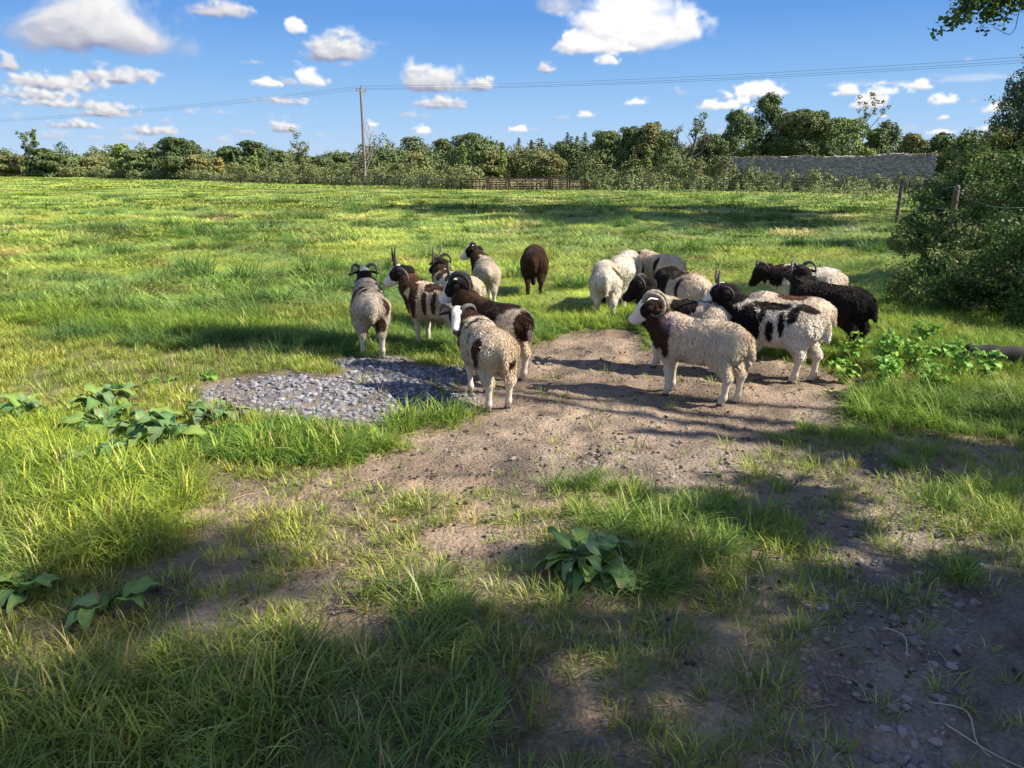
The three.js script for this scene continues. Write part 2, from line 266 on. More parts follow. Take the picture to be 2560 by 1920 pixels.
// colour of the sward (linear albedo)
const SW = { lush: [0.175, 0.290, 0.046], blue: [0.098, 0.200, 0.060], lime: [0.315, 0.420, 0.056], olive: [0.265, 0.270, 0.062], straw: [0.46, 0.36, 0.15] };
const DOCKBED = [[-2.75, -4.9, 1.05, 0.62], [-2.2, -4.6, 0.6, 0.5]];
function swardColor(x, z, r) {
  const d = Math.hypot(x, z), n = fbm2(x * 0.35 + 5, z * 0.35, 3), m = fbm2(x * 1.3 - 3, z * 1.3 + 8, 3), q = fbm2(x * 0.09, z * 0.09 + 3, 3);
  let c = mix3(SW.lush, SW.lime, 0.2 + sstep(0.38, 0.66, n) * 0.8);
  c = mix3(c, SW.olive, sstep(0.5, 0.8, m) * 0.4); c = mix3(c, SW.straw, sstep(0.62, 0.85, q) * 0.3 + (r() < 0.04 ? 0.5 : 0));
  c = mix3(c, SW.blue, 0.5 * sstep(0.52, 0.72, fbm2(x * 0.8 + 50, z * 0.8 - 20, 3)));
  const k = 0.8 + 0.4 * r(); return [c[0] * k * (0.93 + 0.14 * r()), c[1] * k, c[2] * k];
}
const flow = (x, z) => (fbm2(x * 0.22 + 60, z * 0.22, 2) - 0.5) * 9 + (fbm2(x * 0.9, z * 0.9 + 40, 2) - 0.5) * 3;
{
  const r = rng(21);
  // -- short sparse turf on and around the track, longer tufts beside it
  const short = [1, 2, 3, 4].map((s) => tuftGeometry(s, { n: 26, len: 0.095, width: 0.0052, base: 0.05, lean: 0.8, droop: 1.2, segs: 2, straw: 0.16 }));
  const mid = [11, 12, 13, 14].map((s) => tuftGeometry(s, { n: 34, len: 0.17, width: 0.0068, base: 0.055, lean: 0.6, droop: 1.3, segs: 3, bias: 0.35 }));
  const long = [21, 22, 23, 24, 25].map((s) => tuftGeometry(s, { n: 34, len: 0.34, width: 0.0084, base: 0.07, lean: 0.55, droop: 1.6, segs: 4, bias: 0.5 }));
  const ps = [], pm = [], pl = [];
  for (let z = -9.5; z < -1.2; z += 0.044) {
    const half = -z * 0.76 + 1.2;
    for (let x = -half; x < half; x += 0.044) {
      const X = x + (r() - 0.5) * 0.05, Z = z + (r() - 0.5) * 0.05, b = bareAt(X, Z), l = lushAt(X, Z), f = fieldAt(X, Z), g = gravelAt(X, Z);
      if (g > 0.25 && noise2(X * 2.2 + 9, Z * 2.6) < 0.54) continue;
      const keep = Math.pow(1 - b, 1.6); const chance = r();
      const y = groundAt(X, Z), c = swardColor(X, Z, r), turn = -flow(X, Z) + (r() - 0.5) * 1.8, v = Math.floor(r() * 60);
      const clump = noise2(X * 5.5, Z * 5.5);
      if (f > 0.3 || l > 0.55) {
        const left = X < -1.4 && Z < -3 ? 1 : 0;
        const bed = soft(DOCKBED, X, Z) > 0.15, isle = !left && X > -0.75 && Z > -5 && f < 0.3;
        if (!bed && chance < 0.20 * keep * (0.5 + clump)) { const s = (0.5 + 0.75 * r() * (0.5 + clump)) * (isle ? 0.58 : f > 0.3 ? 0.75 : 0.78); pl.push([X, y, Z, turn, s * 0.95, s * (f > 0.3 ? (X > -2 ? 0.42 : 0.7) : 0.85), ...c, v]); continue; }
        if (chance < (isle ? 0.42 : 0.6) * keep) { const s = (0.55 + 0.7 * r()) * (isle || bed ? 0.75 : 1); pm.push([X, y, Z, turn, s, s, ...c, v]); }
      } else {
        const dry = mix3(c, [SW.olive[0] * 1.25, SW.olive[1] * 1.2, SW.olive[2]], 0.5 * r());
        if (chance < (Z > -2.9 ? 0.05 : 0.12) * keep * clump) { const s = 0.35 + 0.5 * r(); pm.push([X, y, Z, turn, s, s, ...dry, v]); }
        else if (chance < (b > 0.97 ? 0.015 : 0.06 + 0.95 * Math.pow(1 - b, 0.7) * (0.2 + 1.1 * clump * clump))) { const s = 0.5 + 0.75 * r() * (0.4 + clump); ps.push([X, y, Z, turn, s, s, ...dry, v]); }
      }
    }
  }
  // -- tall dark tussocks: scattered over the field, and a drift left of the stones, its dark green standing in for shade
  const tussockClump = (X, Z, k, n, spread) => { for (let i = 0; i < n; i++) { const x = X + (r() - 0.5) * spread, z = Z + (r() - 0.5) * spread * 0.7, s = k * (0.7 + 0.6 * r()), c = mix3(SW.blue, SW.lush, 0.15 + 0.5 * r()), t = 0.75 + 0.35 * r(); pl.push([x, groundAt(x, z), z, r() * 6.28, s, s * 0.8, c[0] * t, c[1] * t, c[2] * t, Math.floor(r() * 60)]); } };
  for (let k = 0; k < 150; k++) { const f = r(), x = lerp(-4.9, -1.5, f) + (r() - 0.5) * 0.5, z = lerp(-7.9, -7.15, f) + (r() - 0.5) * 0.55; if (noise2(x * 2.1, z * 2.1) < 0.42) continue; tussockClump(x, z, 0.75, 2, 0.25); }  // the drift: tall grass coloured dark where a shadow lies
  for (let k = 0; k < 330; k++) { const z = -8.6 - 44 * Math.pow(r(), 1.5), x = (r() * 2 - 1) * -z * 0.72; if (bareAt(x, z) > 0.3 || (Math.abs(x - 1) < 3 && z > -11)) continue; tussockClump(x, z, (0.7 + 0.6 * r()) * (1 + -z / 60), 4 + Math.floor(r() * 5), 0.35 + -z * 0.012); }
  scatter(meadow, 'short_grass', short, grassMaterial, ps);
  scatter(meadow, 'grass_tuft', mid, grassMaterial, pm);
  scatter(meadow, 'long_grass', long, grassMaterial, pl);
  // -- the field: long grass lying over in swirls, laid as square sods of many tufts; blades broaden with distance so that the sward stays closed
  const band = (name, seed, z0, z1, sod, tufts, shape, tall) => {
    const gs = [0, 1, 2, 3, 4, 5].map((k) => {
      const q = rng(seed * 7 + k), protos = [0, 1, 2, 3].map((v) => tuftGeometry(seed + k * 11 + v, shape)), list = [], M = new THREE.Matrix4(), Q = new THREE.Quaternion(), Y = V3(0, 1, 0), n = Math.round(Math.sqrt(tufts));
      for (let i = 0; i < n; i++) for (let j = 0; j < n; j++) {
        const x = ((i + q()) / n - 0.5) * sod * 1.08, z = ((j + q()) / n - 0.5) * sod * 1.08, sz = 0.7 + 0.55 * q(), lump = noise2(x * 2.6 / sod + k * 9, z * 2.6 / sod), h = sz * (0.6 + 0.5 * lump + (q() < 0.03 ? 0.5 : 0));
        const g = protos[Math.floor(q() * 4)].clone(); g.applyMatrix4(M.compose(V3(x, 0, z), Q.setFromAxisAngle(Y, (noise2(x / sod + k, z / sod) - 0.5) * 2.4 + (q() - 0.5) * 1.5), V3(sz, h, sz)));
        const c = g.attributes.color, t = 0.78 + 0.44 * q(), w = 0.9 + 0.25 * q(), dark = lump > 0.78 ? 0.8 : 1; for (let v = 0; v < c.count; v++) c.setXYZ(v, c.getX(v) * t * w * dark, c.getY(v) * t * dark, c.getZ(v) * t);
        list.push(g);
      }
      return mergeGeometries(list);
    }), pp = [];
    for (let z = z0 - sod / 2; z > z1; z -= sod) {
      const right = -z * 0.73 + 2.4;
      for (let x = -right; x < right; x += sod) {
        const X = x + (r() - 0.5) * sod * 0.3, Z = z + (r() - 0.5) * sod * 0.3; if (bareAt(X, Z) > 0.5 || beyondFence(X, Z)) continue;
        const tuss = fbm2(X * 0.55 + 13, Z * 0.55, 2), h = tall * (0.5 + 0.8 * tuss) * (X > -2.5 ? 0.55 + 0.45 * sstep(11.5, 15, -Z) : 1), c = swardColor(X, Z, r);
        pp.push([X, groundAt(X, Z), Z, -flow(X, Z) + (r() - 0.5) * 0.6, 1, h, ...c, Math.floor(r() * 60)]);
      }
    }
    scatter(meadow, name, gs, swardMaterial, pp);
  };
  band('field_grass', 40, -9.0, -17, 0.5, 30, { n: 40, len: 0.34, width: 0.0085, base: 0.10, lean: 0.95, droop: 1.9, segs: 3, bias: 0.6, straw: 0.06 }, 0.66);
  band('field_grass', 50, -17, -34, 1.0, 30, { n: 44, len: 0.38, width: 0.017, base: 0.2, lean: 0.9, droop: 1.7, segs: 3, bias: 0.55, straw: 0.06 }, 0.58);
  band('field_grass', 60, -34, -85, 2.5, 36, { n: 46, len: 0.42, width: 0.04, base: 0.5, lean: 0.9, droop: 1.4, segs: 2, bias: 0.4, straw: 0.06 }, 0.5);
  band('field_grass', 70, -85, -260, 6, 25, { n: 50, len: 0.5, width: 0.10, base: 1.4, lean: 0.8, droop: 1.0, segs: 2, bias: 0.3, straw: 0.06 }, 0.45);
}

// ---------------------------------------------------------------- sheep
const WOOL = { cream: [0.58, 0.475, 0.34], grey: [0.47, 0.40, 0.31], white: [0.64, 0.57, 0.46], brown: [0.042, 0.022, 0.014], black: [0.013, 0.0105, 0.010], rust: [0.085, 0.040, 0.022], face: [0.64, 0.58, 0.52], leg: [0.54, 0.46, 0.37], nose: [0.13, 0.085, 0.08] };
const sdCone = (p, a, b, ra, rb) => {      // distance to a tapered capsule
  const bx = b[0] - a[0], by = b[1] - a[1], bz = b[2] - a[2], px = p[0] - a[0], py = p[1] - a[1], pz = p[2] - a[2];
  const t = clamp((px * bx + py * by + pz * bz) / (bx * bx + by * by + bz * bz + 1e-9), 0, 1), x = px - bx * t, y = py - by * t, z = pz - bz * t;
  return Math.sqrt(x * x + y * y + z * z) - (ra + (rb - ra) * t);
};
const sdEll = (p, c, r) => { const x = (p[0] - c[0]) / r[0], y = (p[1] - c[1]) / r[1], z = (p[2] - c[2]) / r[2], k0 = Math.sqrt(x * x + y * y + z * z), a = x / r[0], b = y / r[1], d = z / r[2], k1 = Math.sqrt(a * a + b * b + d * d); return k1 < 1e-6 ? -Math.min(...r) : k0 * (k0 - 1) / k1; };
const smin = (a, b, k) => { const h = Math.max(k - Math.abs(a - b), 0) / k; return Math.min(a, b) - h * h * k * 0.25; };
// surface nets over a box: returns positions, normals and indices of the zero surface of f
function meshField(f, lo, hi, cell) {
  const nx = Math.ceil((hi[0] - lo[0]) / cell) + 1, ny = Math.ceil((hi[1] - lo[1]) / cell) + 1, nz = Math.ceil((hi[2] - lo[2]) / cell) + 1;
  const F = new Float32Array(nx * ny * nz), id = (i, j, k) => (k * ny + j) * nx + i, p = [0, 0, 0];
  // coarse pass first: cells far from the surface are not refined
  const st = 4;
  for (let k = 0; k < nz; k += st) for (let j = 0; j < ny; j += st) for (let i = 0; i < nx; i += st) {
    p[0] = lo[0] + (i + 1.5) * cell; p[1] = lo[1] + (j + 1.5) * cell; p[2] = lo[2] + (k + 1.5) * cell; const far = f(p), skip = Math.abs(far) > st * cell * 1.9;
    for (let c = k; c < Math.min(nz, k + st); c++) for (let b = j; b < Math.min(ny, j + st); b++) for (let a = i; a < Math.min(nx, i + st); a++) {
      if (skip) F[id(a, b, c)] = far; else { p[0] = lo[0] + a * cell; p[1] = lo[1] + b * cell; p[2] = lo[2] + c * cell; F[id(a, b, c)] = f(p); }
    }
  }
  const at = new Int32Array(nx * ny * nz).fill(-1), P = [], I = [], corner = new Float32Array(8);
  for (let k = 0; k < nz - 1; k++) for (let j = 0; j < ny - 1; j++) for (let i = 0; i < nx - 1; i++) {
    let mask = 0;
    for (let c = 0; c < 8; c++) { corner[c] = F[id(i + (c & 1), j + ((c >> 1) & 1), k + (c >> 2))]; if (corner[c] < 0) mask |= 1 << c; }
    if (mask === 0 || mask === 255) continue;
    let x = 0, y = 0, z = 0, n = 0;
    for (const [a, b] of [[0, 1], [2, 3], [4, 5], [6, 7], [0, 2], [1, 3], [4, 6], [5, 7], [0, 4], [1, 5], [2, 6], [3, 7]]) {
      if (((mask >> a) & 1) === ((mask >> b) & 1)) continue;
      const t = corner[a] / (corner[a] - corner[b]);
      x += (a & 1) + ((b & 1) - (a & 1)) * t; y += ((a >> 1) & 1) + (((b >> 1) & 1) - ((a >> 1) & 1)) * t; z += (a >> 2) + ((b >> 2) - (a >> 2)) * t; n++;
    }
    at[id(i, j, k)] = P.length / 3; P.push(lo[0] + (i + x / n) * cell, lo[1] + (j + y / n) * cell, lo[2] + (k + z / n) * cell);
  }
  const quad = (a, b, c, d, flip) => { if (a < 0 || b < 0 || c < 0 || d < 0) return; flip ? I.push(a, c, b, a, d, c) : I.push(a, b, c, a, c, d); };
  for (let k = 1; k < nz - 1; k++) for (let j = 1; j < ny - 1; j++) for (let i = 1; i < nx - 1; i++) {
    const s = F[id(i, j, k)] < 0;
    if (s !== F[id(i + 1, j, k)] < 0) quad(at[id(i, j - 1, k - 1)], at[id(i, j, k - 1)], at[id(i, j, k)], at[id(i, j - 1, k)], !s);
    if (s !== F[id(i, j + 1, k)] < 0) quad(at[id(i - 1, j, k - 1)], at[id(i - 1, j, k)], at[id(i, j, k)], at[id(i, j, k - 1)], !s);
    if (s !== F[id(i, j, k + 1)] < 0) quad(at[id(i - 1, j - 1, k)], at[id(i, j - 1, k)], at[id(i, j, k)], at[id(i - 1, j, k)], !s);
  }
  return { P, I };
}
const woolMaterial = new THREE.MeshPhysicalMaterial({ vertexColors: true, roughness: 1, specularIntensity: 0.15, sheen: 0.4, sheenColor: new THREE.Color(0.5, 0.46, 0.4), sheenRoughness: 0.8 });
const hornMaterial = new THREE.MeshPhysicalMaterial({ vertexColors: true, roughness: 0.62, specularIntensity: 0.5 });
const eyeMaterial = new THREE.MeshPhysicalMaterial({ color: new THREE.Color(0.012, 0.009, 0.006), roughness: 0.12 });
const hoofMaterial = new THREE.MeshStandardMaterial({ color: new THREE.Color(0.06, 0.048, 0.04), roughness: 0.8 });
const HORN_DARK = (f, t) => { const k = 0.75 + 0.5 * (Math.sin(f * 70) > 0.2 ? 1 : 0) * (1 - f); return [0.050 * k, 0.044 * k, 0.040 * k]; };
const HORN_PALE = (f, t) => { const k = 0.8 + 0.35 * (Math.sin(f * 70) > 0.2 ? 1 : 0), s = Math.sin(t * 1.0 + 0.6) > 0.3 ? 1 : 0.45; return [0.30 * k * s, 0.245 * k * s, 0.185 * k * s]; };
const HORN_GREY = (f, t) => { const k = 0.75 + 0.5 * (Math.sin(f * 80) > 0.1 ? 1 : 0); return [0.115 * k, 0.105 * k, 0.098 * k]; };
// horn paths in the head's own axes (x to the nose, y up, z to the side), for the side z > 0
const HORNS = {
  arch: { path: [[0.005, 0.045, 0.028], [-0.025, 0.09, 0.062], [-0.062, 0.098, 0.105], [-0.088, 0.06, 0.136], [-0.09, 0.0, 0.146], [-0.075, -0.04, 0.146]], r: 0.029 },
  wide: { path: [[0.0, 0.045, 0.03], [-0.02, 0.085, 0.07], [-0.05, 0.085, 0.12], [-0.075, 0.045, 0.155], [-0.075, -0.02, 0.168], [-0.045, -0.07, 0.165]], r: 0.034 },
  curl: { path: [[0.01, 0.05, 0.032], [-0.02, 0.095, 0.055], [-0.085, 0.105, 0.078], [-0.145, 0.055, 0.092], [-0.155, -0.02, 0.10], [-0.11, -0.085, 0.108], [-0.045, -0.09, 0.112], [-0.015, -0.05, 0.112]], r: 0.035 },
  tall: { path: [[0.0, 0.05, 0.022], [-0.012, 0.11, 0.035], [-0.035, 0.18, 0.07], [-0.07, 0.25, 0.12]], r: 0.025 },
  short: { path: [[0.0, 0.05, 0.022], [-0.005, 0.10, 0.04], [-0.025, 0.16, 0.062], [-0.055, 0.215, 0.07]], r: 0.026 },
  side: { path: [[-0.02, 0.035, 0.05], [-0.05, 0.035, 0.10], [-0.085, -0.01, 0.135], [-0.08, -0.075, 0.14], [-0.035, -0.11, 0.13], [0.01, -0.10, 0.12]], r: 0.023 },
};
// pose (metres; x forward, y up, z to the animal's left... the group is turned to its heading): head centre, nose direction, and feet offsets
function makeSheep(spec) {
  const o = { ...spec }, flip = (v) => v && [v[0], v[1], -v[2]];           // positions are given with z to the animal's left; the group's own z points to its right
  o.head = flip(o.head); o.nose = flip(o.nose); o.neck = flip(o.neck); o.mark = flip(o.mark); o.spots = o.spots?.map((q) => [q[0] * 0.96, q[1], -q[2] * 0.93, q[3] * 1.1, q[4] * 1.08, q[5] * 1.45]);
  const root = thing('sheep', o.label, 'sheep', [o.at[0], 0, o.at[1]], o.turn, 'flock of horned sheep by the field gateway');
  root.scale.setScalar(o.scale ?? 1);
  const r = rng(o.seed), k = o.seed * 3.3, fat = o.fat ?? 1, cell = o.cell ?? 0.012;
  const co = Math.cos(o.turn), si = Math.sin(o.turn), sc = o.scale ?? 1;
  const floor = (x, z) => groundAt(o.at[0] + (x * co + z * si) * sc, o.at[1] + (-x * si + z * co) * sc) / sc + (o.sink ?? 0);
  const hp = o.head ?? [0.52, 0.83, 0], nd = V3(...(o.nose ?? [0.9, -0.42, 0])).normalize();
  // head axes: X nose, Z to its left, Y up
  let Zh = V3(0, 1, 0).cross(nd).negate(); if (Zh.lengthSq() < 0.02) Zh = V3(0, 0, 1); Zh.normalize(); const Yh = Zh.clone().cross(nd).normalize();
  const HS = o.headScale ?? 1.13;
  const toHead = (p) => { const x = p[0] - hp[0], y = p[1] - hp[1], z = p[2] - hp[2]; return [(x * nd.x + y * nd.y + z * nd.z) / HS, (x * Yh.x + y * Yh.y + z * Yh.z) / HS, (x * Zh.x + y * Zh.y + z * Zh.z) / HS]; };
  const fromHead = ([a, b, c]) => { const q = [a * HS, b * HS, c * HS]; return [hp[0] + q[0] * nd.x + q[1] * Yh.x + q[2] * Zh.x, hp[1] + q[0] * nd.y + q[1] * Yh.y + q[2] * Zh.y, hp[2] + q[0] * nd.z + q[1] * Yh.z + q[2] * Zh.z]; };
  const step = o.step ?? [0, 0, 0, 0];           // fore-and-aft shift of front left, front right, hind left, hind right feet
  const legs = [];
  for (const [n, s] of [[0, 1], [1, -1]]) {
    const fx = 0.235 + step[n], y0 = floor(fx, s * 0.088), sx = step[n];
    legs.push({ hoof: [fx + 0.012, y0, s * 0.088], bones: [[[0.22, 0.45, s * 0.10], [0.235 + sx * 0.35, 0.335, s * 0.092], 0.068, 0.046], [[0.235 + sx * 0.35, 0.335, s * 0.098], [0.245 + sx * 0.6, 0.21, s * 0.09], 0.042, 0.028], [[0.245 + sx * 0.6, 0.21, s * 0.09], [fx, 0.07 + y0, s * 0.088], 0.029, 0.0215], [[fx, 0.075 + y0, s * 0.088], [fx + 0.022, 0.032 + y0, s * 0.088], 0.026, 0.027]] });
  }
  for (const [n, s] of [[2, 1], [3, -1]]) {
    const hx = -0.335 + step[n], y0 = floor(hx, s * 0.098), sx = step[n];
    legs.push({ hoof: [hx + 0.014, y0, s * 0.098], bones: [[[-0.27, 0.47, s * 0.085], [-0.262 + sx * 0.2, 0.37, s * 0.102], 0.122, 0.092], [[-0.262 + sx * 0.2, 0.37, s * 0.102], [-0.352 + sx * 0.8, 0.24 + y0 * 0.5, s * 0.10], 0.088, 0.046], [[-0.352 + sx * 0.8, 0.24 + y0 * 0.5, s * 0.10], [hx - 0.004, 0.075 + y0, s * 0.098], 0.036, 0.0235], [[hx - 0.004, 0.08 + y0, s * 0.098], [hx + 0.022, 0.033 + y0, s * 0.098], 0.027, 0.028]] });
  }
  const nb = [0.27, 0.535, 0], nm = o.neck ?? [(nb[0] + hp[0]) / 2 - nd.x * 0.02, (nb[1] + hp[1]) / 2 - 0.015, (nb[2] + hp[2]) / 2 * 0.8], nt = fromHead([-0.05, -0.02, 0]);
  const low = (o.head && hp[1] < 0.4) ? 1 : 0;
  const wool = (x, y, z) => (noise3(x * 16 + k, y * 13, z * 16) - 0.5) * 0.010 + (noise3(x * 36 - k, y * 22, z * 36) - 0.5) * 0.009 - 0.009 * Math.max(0, 1 - Math.abs(noise3(x * 20 + k, y * 8, z * 20) - 0.5) * 13) * (y < 0.56 ? 1 : 0.35) + (noise3(x * 85, y * 45 + k, z * 85) - 0.5) * 0.005;
  const legField = (g, p) => { let l = 1; for (const b of g.bones) l = smin(l, sdCone(p, b[0], b[1], b[2], b[3]), 0.028); return l; };
  const bodyField = (p) => {
    if (p[1] < 0.17) { let l = 1; for (const g of legs) l = Math.min(l, legField(g, p)); return l; }
    let d = sdEll(p, [-0.025, 0.50, 0], [0.41, 0.172 * fat, 0.166 * fat]);
    d = smin(d, sdEll(p, [-0.265, 0.505, 0], [0.19, 0.158 * fat, 0.158 * fat]), 0.09);
    d = smin(d, sdEll(p, [0.21, 0.49, 0], [0.185, 0.182 * fat, 0.148 * fat]), 0.09);
    d = smin(d, sdEll(p, [-0.02, 0.405, 0], [0.25, 0.11, 0.13 * fat]), 0.08);
    d = smin(d, sdCone(p, nb, nm, 0.155, low ? 0.105 : 0.118), 0.1); d = smin(d, sdCone(p, nm, nt, low ? 0.10 : 0.114, 0.076), 0.06);
    d = smin(d, sdCone(p, [-0.455, 0.545, 0], [-0.485, o.tail ?? 0.40, 0.012], 0.034, 0.024), 0.05);
    let l = 1; if (p[1] < 0.62) for (const g of legs) l = Math.min(l, legField(g, p));
    const hd = sdCone(p, fromHead([-0.05, -0.01, 0]), fromHead([0.03, 0.0, 0]), 0.062, 0.05); d = smin(d, hd, 0.03);
    d = smin(d, l, 0.07);
    const wl = clamp((p[1] - 0.21) / 0.1, 0, 1); 
    return wl > 0 ? d - wool(p[0], p[1], p[2]) * wl : d;
  };
  const headField = (p) => {
    const q = toHead(p), z = Math.abs(q[2]), s = [q[0], q[1], z];
    let d = sdEll(q, [-0.005, 0.012, 0], [0.078, 0.068, 0.058]);
    d = smin(d, sdCone(q, [0.03, 0.008, 0], [0.128, -0.028, 0], 0.052, 0.034), 0.045);
    d = smin(d, sdEll(q, [0.152, -0.042, 0], [0.032, 0.031, 0.029]), 0.03);
    d = smin(d, sdCone(q, [-0.015, -0.048, 0], [0.13, -0.068, 0], 0.038, 0.020), 0.03);
    d = smin(d, sdEll(s, [0.045, 0.030, 0.046], [0.024, 0.015, 0.016]), 0.018);                       // brow
    const ex = s[0] + 0.032, ey = s[1] - 0.012, ez = s[2] - 0.108;                                    // ear, a drooping leaf
    const el = ez * 0.95 + -ey * 0.3, ea = ez * 0.3 + ey * 0.95; d = smin(d, sdEll([ex, ea, el], [0, 0, 0], [0.027, 0.011, 0.056]), 0.014);
    d = smin(d, sdCone(q, [-0.02, -0.01, 0], [-0.085, -0.03, 0], 0.06, 0.066), 0.04);
    d = Math.max(d, -sdEll(s, [0.178, -0.040, 0.014], [0.008, 0.006, 0.007]));                       // nostrils
    d = Math.max(d, -sdEll(q, [0.170, -0.066, 0], [0.030, 0.0035, 0.03]));                           // mouth
    return d * HS + (noise3(p[0] * 60 + k, p[1] * 60, p[2] * 60) - 0.5) * 0.003;
  };
  const B = new Builder();
  const spot = (p, list) => { let m = -1; if (list) for (const s of list) m = Math.max(m, 1 - Math.sqrt(Math.pow((p[0] - s[0]) / s[3], 2) + Math.pow((p[1] - s[1]) / s[4], 2) + Math.pow((p[2] - s[2]) / s[5], 2))); return m; };
  const base = WOOL[o.wool ?? 'cream'], dark = WOOL[o.dark ?? 'brown'];
  const bodyColor = (p, jitter) => {
    const n = (noise3(p[0] * 14 + k, p[1] * 14, p[2] * 14) - 0.5) * 0.5, q = toHead(p);
    let c = base; const stain = noise3(p[0] * 7, p[1] * 7 + k, p[2] * 7);
    c = mix3(c, [base[0] * 0.72, base[1] * 0.66, base[2] * 0.58], sstep(0.45, 0.8, stain) * 0.8);
    { const hem = (p[0] < 0 ? 0.235 : 0.29) + n * 0.06; if (p[1] < hem) c = mix3(c, WOOL.leg, sstep(hem, hem - 0.05, p[1])); }
    let m = spot(p, o.spots) + n * 0.45 + (noise3(p[0] * 55 - k, p[1] * 40, p[2] * 55) - 0.5) * 0.22;
    if (o.allDark) m = 1;
    if (o.neckDark !== 0) { const along = (p[0] - 0.30) * 0.75 + (p[1] - 0.56) * 0.75 + Math.hypot(p[2]) * 0.0; if (hp[1] > 0.5) m = Math.max(m, (along - (0.055 + 0.2 * (1 - (o.neckDark ?? 1)))) * 9 + n); else m = Math.max(m, (0.30 - q[0] * 0 - Math.hypot(p[0] - hp[0], p[1] - hp[1], p[2] - hp[2])) * 9 + n); }
    if (o.darkLegs && p[1] < 0.34) m = 1;
    if (m > 0) { const t = sstep(0, 0.10, m), dd = mix3(dark, WOOL.rust, (o.rusty ?? 0.25) * sstep(0.4, 0.75, noise3(p[0] * 9 - k, p[1] * 9, p[2] * 9))); c = mix3(c, dd, t); }
    if (o.mark) { const w = 1 - Math.hypot((p[0] - o.mark[0]) / 0.12, (p[1] - o.mark[1]) / 0.10, (p[2] - o.mark[2]) / 0.12) + n * 0.5; if (w > 0) c = mix3(c, [0.44, 0.32, 0.40], Math.min(0.38, w * 0.8)); }
    const j = 1 + (jitter - 0.5) * 0.35; return [c[0] * j, c[1] * j, c[2] * j];
  };
  const headColor = (p) => {
    const q = toHead(p), z = Math.abs(q[2]), n = (noise3(q[0] * 30 + k, q[1] * 30, q[2] * 30) - 0.5) * 0.02;
    let c = WOOL.face, style = o.face ?? 'badger';
    const black = mix3(WOOL.black, WOOL.brown, o.faceBrown ?? 0.1);
    if (style === 'black') c = q[0] > 0.155 && q[1] > -0.06 ? WOOL.black : black;
    else {
      const blaze = style === 'wide' ? 0.036 : style === 'thin' ? 0.018 : 0.029;
      if (z > blaze + n - (q[0] > 0.09 ? -0.05 : 0) || q[0] < -0.055 + n) c = black;
      if (style === 'patch') { c = WOOL.face; if (Math.hypot((q[0] + 0.035) / 0.105, (q[1] + 0.018) / 0.078) < 1 + n * 5 && z > 0.026) c = black; if (q[0] < -0.10 + n && z < 0.04) c = mix3(WOOL.rust, WOOL.brown, 0.4); }
      if (style === 'thin' && q[0] > 0.10 && q[1] < -0.03 && q[0] < 0.15) c = WOOL.face;
      if (q[0] > 0.172 + n * 0.4 && q[1] > -0.058) c = o.pinkNose ? [0.50, 0.32, 0.29] : WOOL.nose;
    }
    if (o.poll && q[1] > 0.02 && q[0] < 0.02 && z < 0.045) c = WOOL.white;
    return c;
  };
  const b = meshField(bodyField, [-0.60, -0.06, -0.36], [Math.max(0.52, hp[0] + 0.14), Math.max(0.78, hp[1] + 0.14), 0.36], cell), h = meshField(headField, [hp[0] - 0.25, hp[1] - 0.25, hp[2] - 0.25], [hp[0] + 0.25, hp[1] + 0.25, hp[2] + 0.25], o.headCell ?? 0.006);
  const put = (m, f, color) => {
    const first = B.p.length / 3, e = 0.004, q = [0, 0, 0];
    for (let i = 0; i < m.P.length; i += 3) {
      const p = [m.P[i], m.P[i + 1], m.P[i + 2]], g = [0, 0, 0];
      for (let a = 0; a < 3; a++) { q[0] = p[0]; q[1] = p[1]; q[2] = p[2]; q[a] += e; const u = f(q); q[a] -= 2 * e; g[a] = u - f(q); }
      const l = Math.hypot(...g) || 1; B.v(p[0], p[1], p[2], color(p), [g[0] / l, g[1] / l, g[2] / l]);
    }
    for (const i of m.I) B.i.push(first + i);
  };
  put(b, bodyField, (p) => bodyColor(p, 0.35 + 0.3 * hash3(Math.floor(p[0] * 300), Math.floor(p[1] * 300), Math.floor(p[2] * 300))));
  const bodyVertices = B.p.length / 3, bodyIndices = B.i.length;
  put(h, headField, headColor);
  const body = part('body', B.geometry(), woolMaterial, root);
  // fleece: locks of wool over the trunk and neck
  const L = new Builder(), N = Math.round((o.locks ?? 6000) * 2.6), tris = bodyIndices / 3, ll = o.lock ?? 0.0155, a = V3(0, 0, 0), bb = V3(0, 0, 0), cc = V3(0, 0, 0), nn = V3(0, 0, 0);
  for (let n = 0, tries = 0; n < N && tries < N * 3; tries++) {
    const t = Math.floor(r() * tris) * 3, i0 = B.i[t], i1 = B.i[t + 1], i2 = B.i[t + 2]; let u = r(), v = r(); if (u + v > 1) { u = 1 - u; v = 1 - v; }
    const w = 1 - u - v, P = [0, 1, 2].map((q) => B.p[i0 * 3 + q] * w + B.p[i1 * 3 + q] * u + B.p[i2 * 3 + q] * v), NN = [0, 1, 2].map((q) => B.n[i0 * 3 + q] * w + B.n[i1 * 3 + q] * u + B.n[i2 * 3 + q] * v);
    if (P[1] < (P[0] < 0 ? 0.205 : 0.255) + 0.05 * r() || headField(P) < 0.015) continue;
    n++;
    const f = [-0.35 + (noise3(P[0] * 9, P[1] * 9, P[2] * 9 + k) - 0.5) * 1.6, -0.75, (noise3(P[0] * 9 + 7, P[1] * 9, P[2] * 9 + k) - 0.5) * 1.6]; const out = o.shag ?? 0.5;
    nn.set(...NN).normalize(); a.set(f[0], f[1], f[2]); a.addScaledVector(nn, -a.dot(nn)).normalize(); const dir = a.clone().multiplyScalar(1 - out * 0.5).addScaledVector(nn, out).normalize(), s = dir.clone().cross(nn).normalize();
